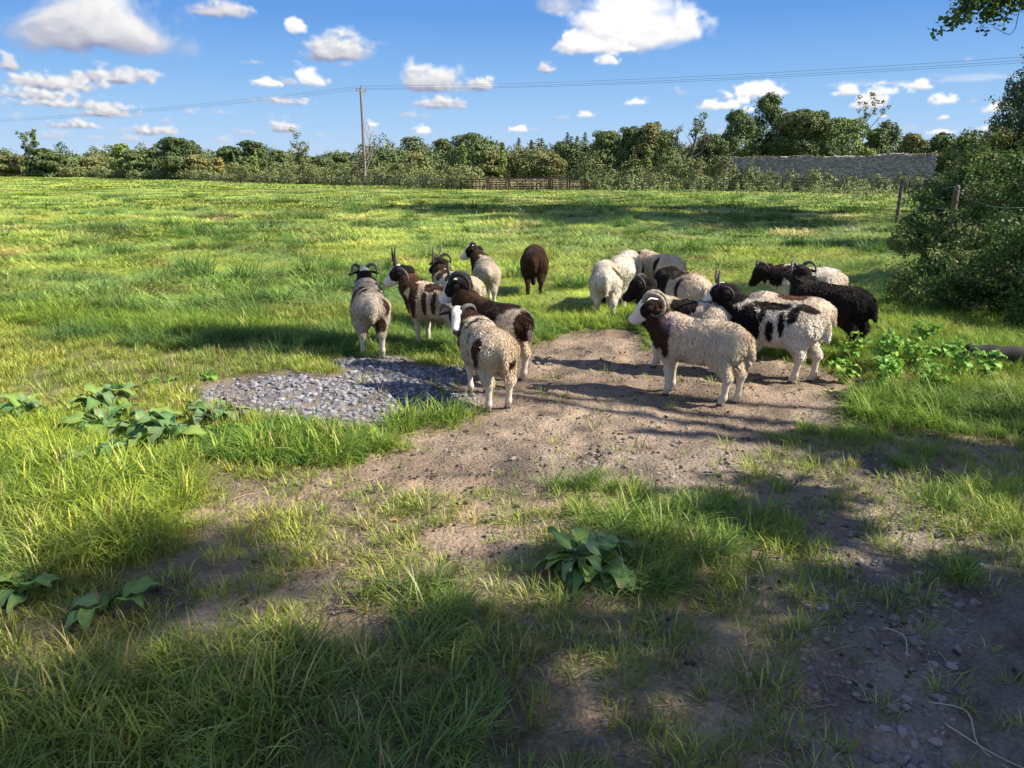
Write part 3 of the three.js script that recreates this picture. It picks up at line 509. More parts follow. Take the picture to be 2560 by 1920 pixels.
    const len = ll * (0.6 + 0.8 * r()), wd = len * (0.13 + 0.10 * r()), c = bodyColor([P[0] + (r() - 0.5) * 0.022, P[1] + (r() - 0.5) * 0.026, P[2] + (r() - 0.5) * 0.022], r()), j = 0.88 + 0.24 * r(), C = [c[0] * j, c[1] * j, c[2] * j];
    const q0 = L.v(P[0] + s.x * wd - nn.x * 0.004, P[1] + s.y * wd - nn.y * 0.004, P[2] + s.z * wd - nn.z * 0.004, C), q1 = L.v(P[0] - s.x * wd - nn.x * 0.004, P[1] - s.y * wd - nn.y * 0.004, P[2] - s.z * wd - nn.z * 0.004, C);
    const mx = P[0] + dir.x * len * 0.55 + nn.x * len * 0.2, my = P[1] + dir.y * len * 0.55 + nn.y * len * 0.2, mz = P[2] + dir.z * len * 0.55 + nn.z * len * 0.2;
    const q2 = L.v(mx + s.x * wd * 0.8, my + s.y * wd * 0.8, mz + s.z * wd * 0.8, C), q3 = L.v(mx - s.x * wd * 0.8, my - s.y * wd * 0.8, mz - s.z * wd * 0.8, C);
    const q4 = L.v(P[0] + dir.x * len, P[1] + dir.y * len - 0.004, P[2] + dir.z * len, C);
    L.t(q0, q1, q2); L.t(q1, q3, q2); L.t(q2, q3, q4);
  }
  const fl = part('fleece', L.geometry(), woolMaterial, body);
  fl.userData.kind = 'stuff';
  // horns
  for (const [kind, tone] of o.horns ?? []) for (const s of [1, -1]) {
    const H = HORNS[kind], big = (o.hornScale ?? 1) * 0.86, pts = smoothPath(H.path.map((q) => fromHead([q[0] * big, 0.045 + (q[1] - 0.045) * big, s * q[2] * big])), 34), R = pts.map((_, i) => { const f = i / 34; return H.r * 0.8 * Math.pow(1 - f * 0.96, 0.62) * (1 + 0.055 * Math.sin(f * 70)); });
    const HB = new Builder(); tube(HB, pts, R, 10, tone === 'pale' ? HORN_PALE : tone === 'grey' ? HORN_GREY : HORN_DARK); part('horn', HB.geometry(), hornMaterial, root);
  }
  for (const s of [1, -1]) part('eye', eyeGeometry, eyeMaterial, root, fromHead([0.050, 0.017, s * 0.0525]));
  for (const g of legs) { const m = part('hoof', hoofGeometry, hoofMaterial, root, [g.hoof[0] + 0.008, g.hoof[1], g.hoof[2]]); }
  return root;
}
const eyeGeometry = new THREE.SphereGeometry(0.0125, 14, 10);
const hoofGeometry = (() => { const B = new Builder(), c = [1, 1, 1]; for (const s of [1, -1]) { const ring = (y, rx, rz, ox) => { const f = B.p.length / 3; for (let i = 0; i < 10; i++) { const t = i / 10 * Math.PI * 2; B.v(ox + Math.cos(t) * rx, y, s * 0.0135 + Math.sin(t) * rz, c); } return f; }; const a = ring(-0.004, 0.034, 0.0135, 0.004), b = ring(0.022, 0.026, 0.0145, 0.002), d = ring(0.036, 0.012, 0.008, 0); for (const [p, q] of [[a, b], [b, d]]) for (let i = 0; i < 10; i++) { const j = (i + 1) % 10; B.t(p + i, q + i, p + j); B.t(p + j, q + i, q + j); } } return B.geometry(); })();
const FRONT_BANDS = (s) => [[0.24, 0.62, s * 0.12, 0.055, 0.10, 0.10], [0.10, 0.60, s * 0.13, 0.045, 0.13, 0.09], [-0.02, 0.55, s * 0.17, 0.04, 0.10, 0.08]];
const deg = Math.PI / 180;
// turn: 0 faces right, 90 faces away, 180 faces left, 270 faces the camera
const FLOCK = [
  { seed: 1, label: 'leftmost sheep, cream with brown neck and arched horns, seen from behind beside the grey stones', at: [-1.42, -7.28], turn: 103 * deg, scale: 0.97, wool: 'grey', head: [0.46, 0.76, 0.03], nose: [0.92, -0.3, 0.12], horns: [['arch', 'grey']], poll: true, neckDark: 0.72, spots: [[0.08, 0.64, 0.10, 0.05, 0.06, 0.06], [-0.05, 0.62, -0.13, 0.10, 0.08, 0.06], [0.12, 0.5, 0.18, 0.06, 0.16, 0.05], [-0.15, 0.67, 0.07, 0.08, 0.05, 0.05], [-0.36, 0.52, -0.15, 0.05, 0.09, 0.05], [-0.40, 0.33, -0.1, 0.06, 0.10, 0.05]], face: 'black', step: [0.02, -0.03, -0.05, 0.05] },
  { seed: 2, label: 'four-horned sheep with tall upright horns and brown striped shoulder, facing left', at: [-0.72, -7.3], turn: 148 * deg, scale: 1.0, wool: 'cream', head: [0.49, 0.78, 0.07], nose: [0.78, -0.42, 0.50], horns: [['tall', 'dark'], ['side', 'grey']], hornScale: 1.15, neckDark: 1, rusty: 0.7, spots: [[0.24, 0.53, 0.15, 0.06, 0.18, 0.08], [0.06, 0.66, 0.06, 0.08, 0.05, 0.09], [0.09, 0.50, 0.17, 0.032, 0.13, 0.06], [-0.04, 0.52, 0.17, 0.032, 0.12, 0.06], [-0.14, 0.67, 0.04, 0.13, 0.045, 0.09], [0.36, 0.48, 0.06, 0.09, 0.12, 0.12]], face: 'badger' },
  { seed: 3, label: 'brown-striped sheep half hidden behind the four-horned one', at: [-0.62, -8.35], turn: 128 * deg, scale: 0.97, wool: 'cream', head: [0.47, 0.75, -0.03], nose: [0.95, -0.35, 0.1], horns: [['arch', 'dark'], ['short', 'pale']], rusty: 0.5, spots: [[0.2, 0.66, 0.05, 0.05, 0.09, 0.2], [0.06, 0.66, 0.05, 0.045, 0.08, 0.18], [-0.08, 0.66, 0.05, 0.045, 0.08, 0.18], [-0.22, 0.64, 0.02, 0.06, 0.09, 0.16]], face: 'black', cell: 0.014, locks: 3500 },
  { seed: 4, label: 'pale grey sheep at the back, its black and white face turned left', at: [-0.36, -9.95], turn: 97 * deg, scale: 0.95, wool: 'grey', head: [0.41, 0.76, 0.17], nose: [0.05, -0.35, 0.95], horns: [['arch', 'dark']], spots: [[0.25, 0.5, 0.15, 0.15, 0.25, 0.1], [-0.33, 0.45, 0.14, 0.07, 0.055, 0.06], [-0.05, 0.55, 0.19, 0.05, 0.06, 0.04], [-0.1, 0.66, 0.1, 0.04, 0.04, 0.04]], face: 'badger', cell: 0.014, locks: 4000, tail: 0.50 },
  { seed: 5, label: 'all dark brown sheep standing apart at the back, seen from behind', at: [0.33, -10.9], turn: 88 * deg, scale: 1.02, allDark: true, rusty: 0.8, head: [0.60, 0.24, 0.02], nose: [0.3, -0.95, 0], horns: [], face: 'black', darkLegs: true, cell: 0.014, locks: 4500, fat: 1.06 },
  { seed: 6, label: 'dark-backed brown sheep with curled horn, behind the pale one that looks round', at: [-0.17, -6.33], turn: 134 * deg, scale: 1.0, wool: 'cream', head: [0.46, 0.76, 0.06], nose: [0.60, -0.5, 0.62], horns: [['curl', 'dark'], ['tall', 'grey']], neckDark: 1, rusty: 0.35, spots: [[0.1, 0.62, 0, 0.35, 0.17, 0.3], [-0.18, 0.68, 0.0, 0.15, 0.08, 0.16], [-0.44, 0.5, -0.03, 0.07, 0.16, 0.12], [0.3, 0.5, 0, 0.15, 0.2, 0.2]], face: 'wide', step: [0, 0.03, 0.02, -0.04] },
  { seed: 7, label: 'pale cream sheep in front, looking straight at the camera with a white face', at: [-0.20, -5.58], turn: 110 * deg, scale: 0.92, wool: 'cream', head: [0.40, 0.69, 0.15], nose: [-0.87, -0.44, 0.36], neck: [0.37, 0.62, 0.05], horns: [['wide', 'grey']], neckDark: 0.9, rusty: 0.5, spots: [[-0.29, 0.48, 0.155, 0.075, 0.14, 0.07], [0.02, 0.58, 0.17, 0.022, 0.06, 0.04], [0.17, 0.66, 0.06, 0.03, 0.05, 0.12], [-0.42, 0.38, -0.12, 0.05, 0.06, 0.05], [0.30, 0.5, 0.16, 0.08, 0.18, 0.08]], face: 'wide', locks: 9000, cell: 0.011, headCell: 0.005, step: [0.03, -0.03, 0.02, -0.02] },
  { seed: 8, label: 'dirty white sheep with hanging tail, grazing tail-on at the back right of the flock', at: [1.14, -9.0], turn: 84 * deg, scale: 1.0, wool: 'white', head: [0.62, 0.22, 0.02], nose: [0.3, -0.95, 0], horns: [], spots: [[-0.22, 0.58, -0.15, 0.12, 0.12, 0.07], [0.05, 0.45, 0.19, 0.08, 0.2, 0.04]], face: 'black', cell: 0.014, locks: 4500, tail: 0.36, step: [0, 0, -0.03, 0.03] },
  { seed: 9, label: 'white sheep whose back shows behind the tail-on white one', at: [1.47, -9.75], turn: 68 * deg, scale: 1.08, wool: 'white', head: [0.60, 0.22, 0.02], nose: [0.3, -0.95, 0], horns: [], neckDark: 0, face: 'black', cell: 0.015, locks: 4000 },
  { seed: 10, label: 'cream sheep with a few black spots, hindmost of the white group', at: [1.95, -9.95], turn: 122 * deg, scale: 1.06, wool: 'cream', head: [0.60, 0.24, 0.02], nose: [0.3, -0.95, 0], horns: [], spots: [[0.28, 0.64, 0.12, 0.05, 0.06, 0.06], [0.22, 0.53, 0.17, 0.05, 0.05, 0.05], [-0.14, 0.56, 0.16, 0.05, 0.09, 0.08], [0.1, 0.47, 0.18, 0.02, 0.04, 0.05], [0.42, 0.6, 0, 0.08, 0.09, 0.15]], face: 'black', cell: 0.015, locks: 4000 },
  { seed: 11, label: 'cream sheep with a black-topped back, grazing behind the big ram', at: [1.86, -8.1], turn: 112 * deg, scale: 1.05, wool: 'cream', head: [0.60, 0.23, 0.04], nose: [0.3, -0.95, 0], horns: [], dark: 'black', spots: [[0.08, 0.68, 0.02, 0.22, 0.06, 0.12], [0.12, 0.55, 0.16, 0.07, 0.17, 0.1], [-0.18, 0.52, 0.15, 0.05, 0.12, 0.06], [-0.02, 0.66, 0.12, 0.08, 0.06, 0.05], [0.25, 0.55, 0.1, 0.1, 0.2, 0.12]], face: 'black', cell: 0.013, locks: 5000 },
  { seed: 12, label: 'black-headed sheep with swept horns, standing behind the big ram', at: [1.55, -6.55], turn: 152 * deg, scale: 0.98, wool: 'grey', dark: 'black', rusty: 0.1, head: [0.47, 0.77, 0.0], nose: [0.86, -0.5, 0.22], horns: [['wide', 'dark']], hornScale: 0.95, spots: [[-0.02, 0.62, 0.09, 0.13, 0.09, 0.1], [-0.28, 0.66, -0.02, 0.15, 0.04, 0.06], [0.33, 0.52, 0.05, 0.14, 0.18, 0.2]], face: 'black', poll: false, locks: 5000 },
  { seed: 13, label: 'big cream ram facing left with curled horn, brown neck and purple shoulder mark', at: [1.46, -5.66], turn: 142 * deg, scale: 0.96, wool: 'cream', head: [0.46, 0.735, 0.07], nose: [0.80, -0.42, 0.36], horns: [['curl', 'pale']], hornScale: 1.0, pinkNose: true, rusty: 0.45, neckDark: 0.85, spots: [[0.24, 0.52, 0.15, 0.045, 0.20, 0.08], [0.34, 0.56, 0.1, 0.11, 0.16, 0.14]], mark: [0.2, 0.64, 0.12], face: 'patch', locks: 9500, cell: 0.011, headCell: 0.005, fat: 1.02, step: [0.02, -0.02, -0.02, 0.03] },
  { seed: 14, label: 'white sheep with black streaks and upright pointed horns, right of the ram', at: [2.24, -6.25], turn: 145 * deg, scale: 1.0, wool: 'white', dark: 'black', rusty: 0.12, head: [0.48, 0.745, 0.07], nose: [0.80, -0.40, 0.48], horns: [['short', 'grey'], ['side', 'dark']], hornScale: 0.95, spots: [[0.20, 0.52, 0.15, 0.1, 0.16, 0.1], [0.0, 0.665, 0.06, 0.17, 0.045, 0.07], [-0.02, 0.46, 0.18, 0.035, 0.10, 0.07], [0.10, 0.45, 0.18, 0.035, 0.10, 0.07], [-0.13, 0.53, 0.18, 0.03, 0.13, 0.07], [-0.22, 0.60, 0.14, 0.05, 0.09, 0.07], [-0.33, 0.66, -0.01, 0.13, 0.05, 0.09], [0.06, 0.60, 0.16, 0.03, 0.07, 0.06], [0.36, 0.5, 0.05, 0.14, 0.2, 0.16]], face: 'thin', locks: 8500, cell: 0.011, lock: 0.02, shag: 0.45, step: [-0.03, 0.05, -0.05, 0.07] },
  { seed: 15, label: 'cream sheep of which only the back shows behind the black-streaked one', at: [2.62, -6.95], turn: 155 * deg, scale: 0.93, wool: 'cream', head: [0.58, 0.30, 0.02], nose: [0.5, -0.85, 0], horns: [], dark: 'rust', spots: [[-0.05, 0.68, 0, 0.16, 0.05, 0.12]], neckDark: 0, face: 'black', locks: 4500, cell: 0.014 },
  { seed: 16, label: 'white and dark dappled sheep with a hooked horn, grazing at the far right', at: [3.45, -8.7], turn: 165 * deg, scale: 1.02, wool: 'white', dark: 'black', rusty: 0.3, head: [0.52, 0.60, 0.02], nose: [0.75, -0.65, 0.1], horns: [['arch', 'dark']], spots: [[0.36, 0.6, 0.03, 0.12, 0.16, 0.2], [0.22, 0.62, 0.12, 0.08, 0.10, 0.1], [0.06, 0.62, 0.13, 0.07, 0.06, 0.08], [0.1, 0.5, 0.18, 0.05, 0.08, 0.05]], face: 'black', cell: 0.014, locks: 4000 },
  { seed: 17, label: 'all black sheep at the right of the flock, facing left', at: [3.16, -7.28], turn: 128 * deg, scale: 1.0, allDark: true, dark: 'black', rusty: 0.25, head: [0.44, 0.76, -0.10], nose: [0.80, -0.35, -0.45], horns: [['arch', 'grey']], face: 'black', darkLegs: true, locks: 7500, lock: 0.022, shag: 0.6, fat: 1.05 },
];
for (const s of FLOCK) makeSheep({ ...s, scale: s.scale * 0.94 });

// ---------------------------------------------------------------- trees, hedges
const TONES = { dark: [0.082, 0.124, 0.036], mid: [0.120, 0.170, 0.046], olive: [0.190, 0.190, 0.056], light: [0.205, 0.270, 0.060], yellow: [0.34, 0.27, 0.06], willow: [0.165, 0.205, 0.110], pine: [0.062, 0.090, 0.045], ivy: [0.080, 0.115, 0.028], hedge: [0.155, 0.170, 0.050], weed: [0.20, 0.235, 0.075], rust: [0.20, 0.10, 0.05] };
const farLeaf = new THREE.MeshStandardMaterial({ color: 0xffffff, vertexColors: true, roughness: 0.8, side: THREE.DoubleSide });
const nearLeaf = leafMaterial(0.38, 0.35);
const bark = new THREE.MeshStandardMaterial({ vertexColors: true, roughness: 0.95 });
// one leaf (or spray of leaves seen from far): a folded diamond
function leaf(B, r, x, y, z, s, n, tone, spread = 0.9) {
  let nx = n[0] + (r() - 0.5) * spread * 2, ny = n[1] + (r() - 0.5) * spread * 2 + 0.15, nz = n[2] + (r() - 0.5) * spread * 2; const l = Math.hypot(nx, ny, nz) || 1; nx /= l; ny /= l; nz /= l;
  let ax = r() - 0.5, ay = r() - 0.6, az = r() - 0.5; const d = ax * nx + ay * ny + az * nz; ax -= d * nx; ay -= d * ny; az -= d * nz; const al = Math.hypot(ax, ay, az) || 1; ax /= al; ay /= al; az /= al;
  const bx = ny * az - nz * ay, by = nz * ax - nx * az, bz = nx * ay - ny * ax, w = s * (0.32 + 0.2 * r()), h = s * (0.75 + 0.5 * r()), f = s * 0.12;
  const j = 0.62 + 0.76 * r(), c = [tone[0] * j * (0.85 + 0.3 * r()), tone[1] * j, tone[2] * j];
  const a = B.v(x - ax * h * 0.5, y - ay * h * 0.5, z - az * h * 0.5, c), e = B.v(x + ax * h * 0.5, y + ay * h * 0.5, z + az * h * 0.5, c), p = B.v(x + bx * w + nx * f, y + by * w + ny * f, z + bz * w + nz * f, c), q = B.v(x - bx * w + nx * f, y - by * w + ny * f, z - bz * w + nz * f, c);
  B.t(a, p, e); B.t(a, e, q);
}
// leaves over a lobe's shell, with bare gaps where a coarse noise is low
function lobe(B, r, c, R, size, tone, fill = 2.2, gap = 0.36, seed = 0, min = -9) {
  const area = 4 * Math.PI * Math.pow((Math.pow(R[0] * R[1], 1.6) + Math.pow(R[0] * R[2], 1.6) + Math.pow(R[1] * R[2], 1.6)) / 3, 1 / 1.6), n = Math.round((area / (size * size * 0.42)) * fill), f = 1.6 / Math.max(0.25, Math.min(R[0], R[1], R[2]));
  for (let k = 0; k < n; k++) {
    const u = r() * 2 - 1, a = r() * Math.PI * 2, q = Math.sqrt(1 - u * u), d = [q * Math.cos(a), u, q * Math.sin(a)];
    const bump = 0.58 + 0.6 * noise3(d[0] * 2.2 + seed, d[1] * 2.2, d[2] * 2.2 - seed) + 0.3 * noise3(d[0] * 5 - seed, d[1] * 5, d[2] * 5), depth = bump * (1 - 0.42 * r() * r());
    const x = c[0] + d[0] * R[0] * depth, y = c[1] + d[1] * R[1] * depth, z = c[2] + d[2] * R[2] * depth;
    if (y < min || noise3(x * f + seed, y * f, z * f) < gap) continue;
    leaf(B, r, x, y, z, size * (0.7 + 0.6 * r()), d, tone);
  }
}
function limb(B, r, from, dir, len, radius, depth, tips, color, spread = 0.75, up = 0.12, sides = 5) {
  const pts = [from.clone()], n = 4, d = dir.clone(); const p = from.clone();
  for (let k = 1; k <= n; k++) { d.x += (r() - 0.5) * 0.32; d.y += (r() - 0.5) * 0.3 + up * 0.25; d.z += (r() - 0.5) * 0.32; d.normalize(); p.addScaledVector(d, len / n); pts.push(p.clone()); }
  tube(B, pts, pts.map((_, k) => radius * (1 - (k / n) * 0.5)), sides, color, 0.15, r);
  tips.push(p.clone());
  if (depth <= 0) return;
  const m = depth > 1 ? 3 : 2 + (r() < 0.5 ? 1 : 0);
  for (let k = 0; k < m; k++) { const q = pts[Math.min(n, 2 + k)], a = r() * Math.PI * 2, nd = d.clone().add(V3(Math.cos(a) * spread, (r() - 0.25) * spread * 0.8 + up, Math.sin(a) * spread)).normalize(); limb(B, r, q, nd, len * (0.55 + 0.25 * r()), radius * 0.52, depth - 1, tips, color, spread, up, Math.max(3, sides - 1)); }
}
let treeSeed = 100;
function makeTree(kind, x, z, top, half, tone, label) {
  const seed = ++treeSeed, r = rng(seed), y0 = landAt(x, z), h = (top - y0) * (kind === 'bare' || kind === 'sparse' ? 1 : 1.1), d = Math.hypot(x, z), size = Math.max(0.13, d * 0.0021), col = TONES[tone] ?? TONES.mid;
  const root = thing('tree', label, 'tree', [x, y0, z], 0, 'trees along the skyline beyond the field'), T = new Builder(), C = new Builder(), wood = tone === 'deadwood' ? [0.22, 0.19, 0.16] : tone === 'reddish' ? [0.20, 0.11, 0.085] : tone === 'twig' ? [0.24, 0.19, 0.17] : [0.085, 0.07, 0.055];
  const tips = [];
  if (kind === 'bare') { limb(T, r, V3(0, 0, 0), V3((r() - 0.5) * 0.2, 1, 0), h * 0.5, 0.016 * h + 0.03, 3, tips, wood, 0.75, 0.2, 6); }
  else if (kind === 'sparse') { limb(T, r, V3(0, 0, 0), V3(0, 1, 0), h * 0.58, 0.018 * h + 0.04, 3, tips, wood, 0.7, 0.22, 6); for (const t of tips) if (t.y > h * 0.35) for (let k = 0; k < 26; k++) leaf(C, r, t.x + (r() - 0.5) * half * 0.45, t.y + (r() - 0.5) * half * 0.4, t.z + (r() - 0.5) * half * 0.45, size * 0.9, [0, 0.5, 0], col, 1.4); lobe(C, r, [0, h * 0.24, 0], [half * 0.9, h * 0.24, half * 0.7], size, col, 1.5, 0.4, seed); }
  else if (kind === 'conifer') {
    tube(T, [V3(0, 0, 0), V3(0, h * 0.5, 0), V3(0.05, h * 0.99, 0)], [0.16, 0.1, 0.015], 6, wood);
    for (let k = 0; k < 26; k++) { const f = k / 26, y = h * (0.12 + 0.87 * f), R = half * 2.3 * Math.pow(1 - f, 0.8) * (0.75 + 0.5 * r()) + 0.06; for (let b = 0; b < 11; b++) { const a = r() * 6.28; for (let t = 0.15; t <= 1; t += 0.17) leaf(C, r, Math.cos(a) * R * t, y - R * t * 0.28 + (r() - 0.5) * 0.12, Math.sin(a) * R * t, size * (1.15 - 0.5 * t), [Math.cos(a) * 0.3, 0.8, Math.sin(a) * 0.3], col, 0.6); } }
  } else if (kind === 'slender') {
    tube(T, [V3(0, 0, 0), V3(0.05, h * 0.5, 0), V3(0, h * 0.95, 0)], [0.07, 0.05, 0.012], 5, wood);
    for (let k = 0; k < 16; k++) { const f = 0.12 + 0.84 * r(), w = half * (1 - Math.pow(Math.abs(f - 0.42) / 0.62, 2)) * 0.7; lobe(C, r, [(r() - 0.5) * w * 1.4, h * f, (r() - 0.5) * w * 1.4], [w * 0.45 + 0.1, h * 0.10, w * 0.45 + 0.1], size * 0.85, col, 1.1, 0.3, seed + k); }
  } else {
    const round = kind === 'round', n = round ? 24 : 30, low = 0.06; half *= 1.42;
    limb(T, r, V3(0, 0, 0), V3(0, 1, 0), h * 0.4, 0.02 * h + 0.06, 2, tips, wood, 0.8, 0.2, 6);
    lobe(C, r, [0, h * 0.5, 0], [half * 0.66, h * 0.40, half * 0.66], size, col, round ? 1.2 : 0.8, round ? 0.30 : 0.4, seed);
    for (let k = 0; k < n; k++) {
      const a = (k / n) * 6.28 * 2.4 + r(), f = low + (0.93 - low) * Math.pow((k + 0.5) / n, 0.85), env = Math.sqrt(Math.max(0.05, 1 - Math.pow((f - 0.42) / 0.56, 2))), q = half * env * (round ? 0.70 : 0.74) * (0.45 + 0.65 * r()), s = half * (round ? 0.31 : 0.25) * (0.5 + 0.95 * r());
      const t = mix3(col, TONES.olive, 0.25 * r()); lobe(C, r, [Math.cos(a) * q, h * f - s * 0.25, Math.sin(a) * q], [s, s * (round ? 0.78 : 0.95) * Math.min(1.3, h / half / 2.2), s], size, t, round ? 1.7 : 1.25, round ? 0.28 : 0.36, seed + k * 3, 0);
    }
    for (let k = 0; k < 10; k++) { const a = r() * 6.28, q = half * 0.8 * r(), t = V3(Math.cos(a) * q, h * (0.78 + 0.12 * r()), Math.sin(a) * q); for (let i = 0; i < 14; i++) leaf(C, r, t.x + (r() - 0.5) * half * 0.16, t.y + h * 0.13 * r() * (1.2 - q / half), t.z + (r() - 0.5) * half * 0.16, size * 0.85, [0, 0.4, 0.3], col, 1.3); }
    for (let k = 0; k < 6; k++) { const a = r() * 6.28, q = half * 0.45 * r(); lobe(C, r, [Math.cos(a) * q, h * (0.9 + 0.07 * r()), Math.sin(a) * q], [half * 0.2, h * 0.06, half * 0.2], size * 0.85, col, 1.3, 0.34, seed + 90 + k); }
  }
  part('trunk', T.geometry(), bark, root);
  if (C.i.length) part('crown', C.geometry(), farLeaf, root);
  return root;
}
for (const t of [
  ['bare', -151.0, -230, 11.6, 2.5, 'twig', 'thin bare tree at the left edge of the skyline'],
  ['sparse', -140.4, -225, 10.6, 2.2, 'mid', 'small open-crowned tree left of the round dark bush'],
  ['round', -130.1, -215, 7.6, 3.9, 'dark', 'round dark bush-like tree near the left edge of the skyline'],
  ['round', -148.7, -230, 6.3, 4.7, 'olive', 'low olive tree filling the left end of the skyline'],
  ['round', -127.7, -225, 5.7, 4.9, 'mid', 'low tree between the round dark bush and the pale tree'],
  ['round', -121.0, -225, 5.6, 4.6, 'olive', 'low olive tree just left of the pale green tree'],
  ['loose', -103.4, -205, 8.4, 3.2, 'light', 'pale green loose-crowned tree left of the big dark tree'],
  ['round', -94.9, -195, 6.8, 3.7, 'mid', 'dark green tree in front of the pale green one'],
  ['round', -88.0, -190, 7.2, 2.3, 'dark', 'narrow dark tree touching the big dark one on its left'],
  ['round', -77.1, -180, 8.7, 4.9, 'dark', 'big dark tree, tallest on the left of the skyline'],
  ['round', -72.7, -178, 5.5, 2.8, 'olive', 'olive-yellow tree against the right side of the big dark one'],
  ['round', -62.7, -165, 4.5, 1.1, 'yellow', 'small yellow-leaved tree right of the big dark one'],
  ['round', -63.8, -175, 6.8, 3.4, 'dark', 'dark tree, left one of the pair midway to the pole'],
  ['round', -57.3, -172, 7.8, 3.9, 'dark', 'taller dark tree, right one of the pair midway to the pole'],
  ['slender', -50.0, -150, 5.4, 1.2, 'light', 'slender pale sapling in front of the dark pair'],
  ['loose', -50.0, -165, 5.8, 2.6, 'mid', 'loose green tree right of the dark pair'],
  ['sparse', -44.4, -160, 7.0, 2.1, 'olive', 'thin-topped tree with bare twigs left of the utility pole'],
  ['round', -42.4, -170, 4.9, 2.9, 'dark', 'low dark tree left of the utility pole'],
  ['round', -41.5, -185, 5.9, 3.3, 'dark', 'far dark tree just left of the utility pole'],
  ['bare', -20.4, -105, 7.9, 1.1, 'deadwood', 'dead leafless tree beside the utility pole'],
  ['bare', -22.2, -108, 4.6, 0.8, 'reddish', 'reddish twiggy shrub at the foot of the utility pole'],
  ['round', -26.2, -150, 5.1, 2.0, 'mid', 'small round tree right of the utility pole'],
  ['loose', -21.1, -135, 5.1, 1.9, 'olive', 'loose olive tree right of the small round one'],
  ['loose', -18.0, -140, 7.2, 2.7, 'willow', 'grey-green tree between pole and gate'],
  ['loose', -12.0, -135, 6.7, 2.1, 'mid', 'green tree between the grey-green one and the big round tree'],
  ['round', -6.0, -120, 6.9, 3.4, 'dark', 'big round dark tree left of the gate'],
  ['slender', -6.1, -96, 5.1, 0.7, 'light', 'slender pale tree in front of the big round one'],
  ['slender', -1.2, -95, 5.0, 0.7, 'light', 'slender pale tree directly behind the gate'],
  ['loose', -3.0, -110, 4.4, 1.7, 'olive', 'low olive tree behind the left gatepost'],
  ['conifer', 1.3, -150, 7.8, 1.2, 'pine', 'leftmost conifer behind the gate'],
  ['conifer', 3.8, -155, 7.7, 1.1, 'pine', 'second conifer from the left behind the gate'],
  ['conifer', 5.7, -150, 7.8, 1.4, 'pine', 'third conifer from the left behind the gate'],
  ['conifer', 10.7, -150, 8.8, 1.5, 'pine', 'tall conifer, left of the close pair right of the gate'],
  ['conifer', 13.0, -155, 8.4, 1.2, 'pine', 'lower conifer between the two tallest'],
  ['conifer', 14.1, -150, 8.8, 1.3, 'pine', 'tall conifer, right of the close pair right of the gate'],
  ['round', 2.1, -120, 4.5, 2.2, 'dark', 'dark tree under the conifers behind the gate'],
  ['loose', 5.5, -110, 4.0, 2.0, 'olive', 'olive tree just right of the gate'],
  ['loose', 7.6, -115, 5.6, 1.9, 'dark', 'dark tree in front of the tall conifers'],
  ['loose', 12.8, -105, 6.5, 2.3, 'mid', 'wide green tree right of the conifers'],
  ['round', 15.3, -100, 6.7, 1.9, 'dark', 'dark tree left of the twin-headed tree'],
  ['loose', 17.6, -98, 7.1, 2.1, 'olive', 'broad olive tree left of the twin-headed tree'],
  ['loose', 18.7, -94, 5.7, 1.4, 'mid', 'green tree at the left foot of the twin-headed tree'],
  ['slender', 15.0, -84, 3.9, 1.2, 'light', 'yellow-green shrub in front of the olive tree'],
  ['round', 24.1, -94, 5.6, 1.7, 'dark', 'dark ivy-clad tree right of the twin-headed tree'],
  ['loose', 28.4, -98, 8.3, 2.2, 'mid', 'tall green tree above the left end of the stone wall'],
  ['loose', 32.9, -102, 10.6, 2.4, 'mid', 'tallest tree, above the left half of the stone wall'],
  ['round', 36.6, -98, 8.4, 3.9, 'ivy', 'huge dense dark dome-shaped tree above the stone wall'],
  ['loose', 44.1, -104, 8.0, 3.2, 'light', 'pale green spreading tree right of the dark dome'],
  ['sparse', 49.9, -112, 9.5, 1.3, 'olive', 'thin bare-topped tree above the pale spreading one'],
  ['round', 50.7, -108, 6.9, 2.1, 'mid', 'round green tree above the right half of the wall'],
  ['loose', 54.1, -112, 8.0, 1.6, 'willow', 'pale feathery tree above the right end of the wall'],
  ['round', 54.4, -105, 6.2, 2.1, 'olive', 'low olive tree beyond the right end of the wall'],
  ['round', 52.6, -95, 5.8, 2.0, 'mid', 'green tree between wall and near bushes'],
  ['round', 52.8, -90, 5.3, 2.1, 'mid', 'green tree behind the near bush sprays at the right'],
]) makeTree(...t);
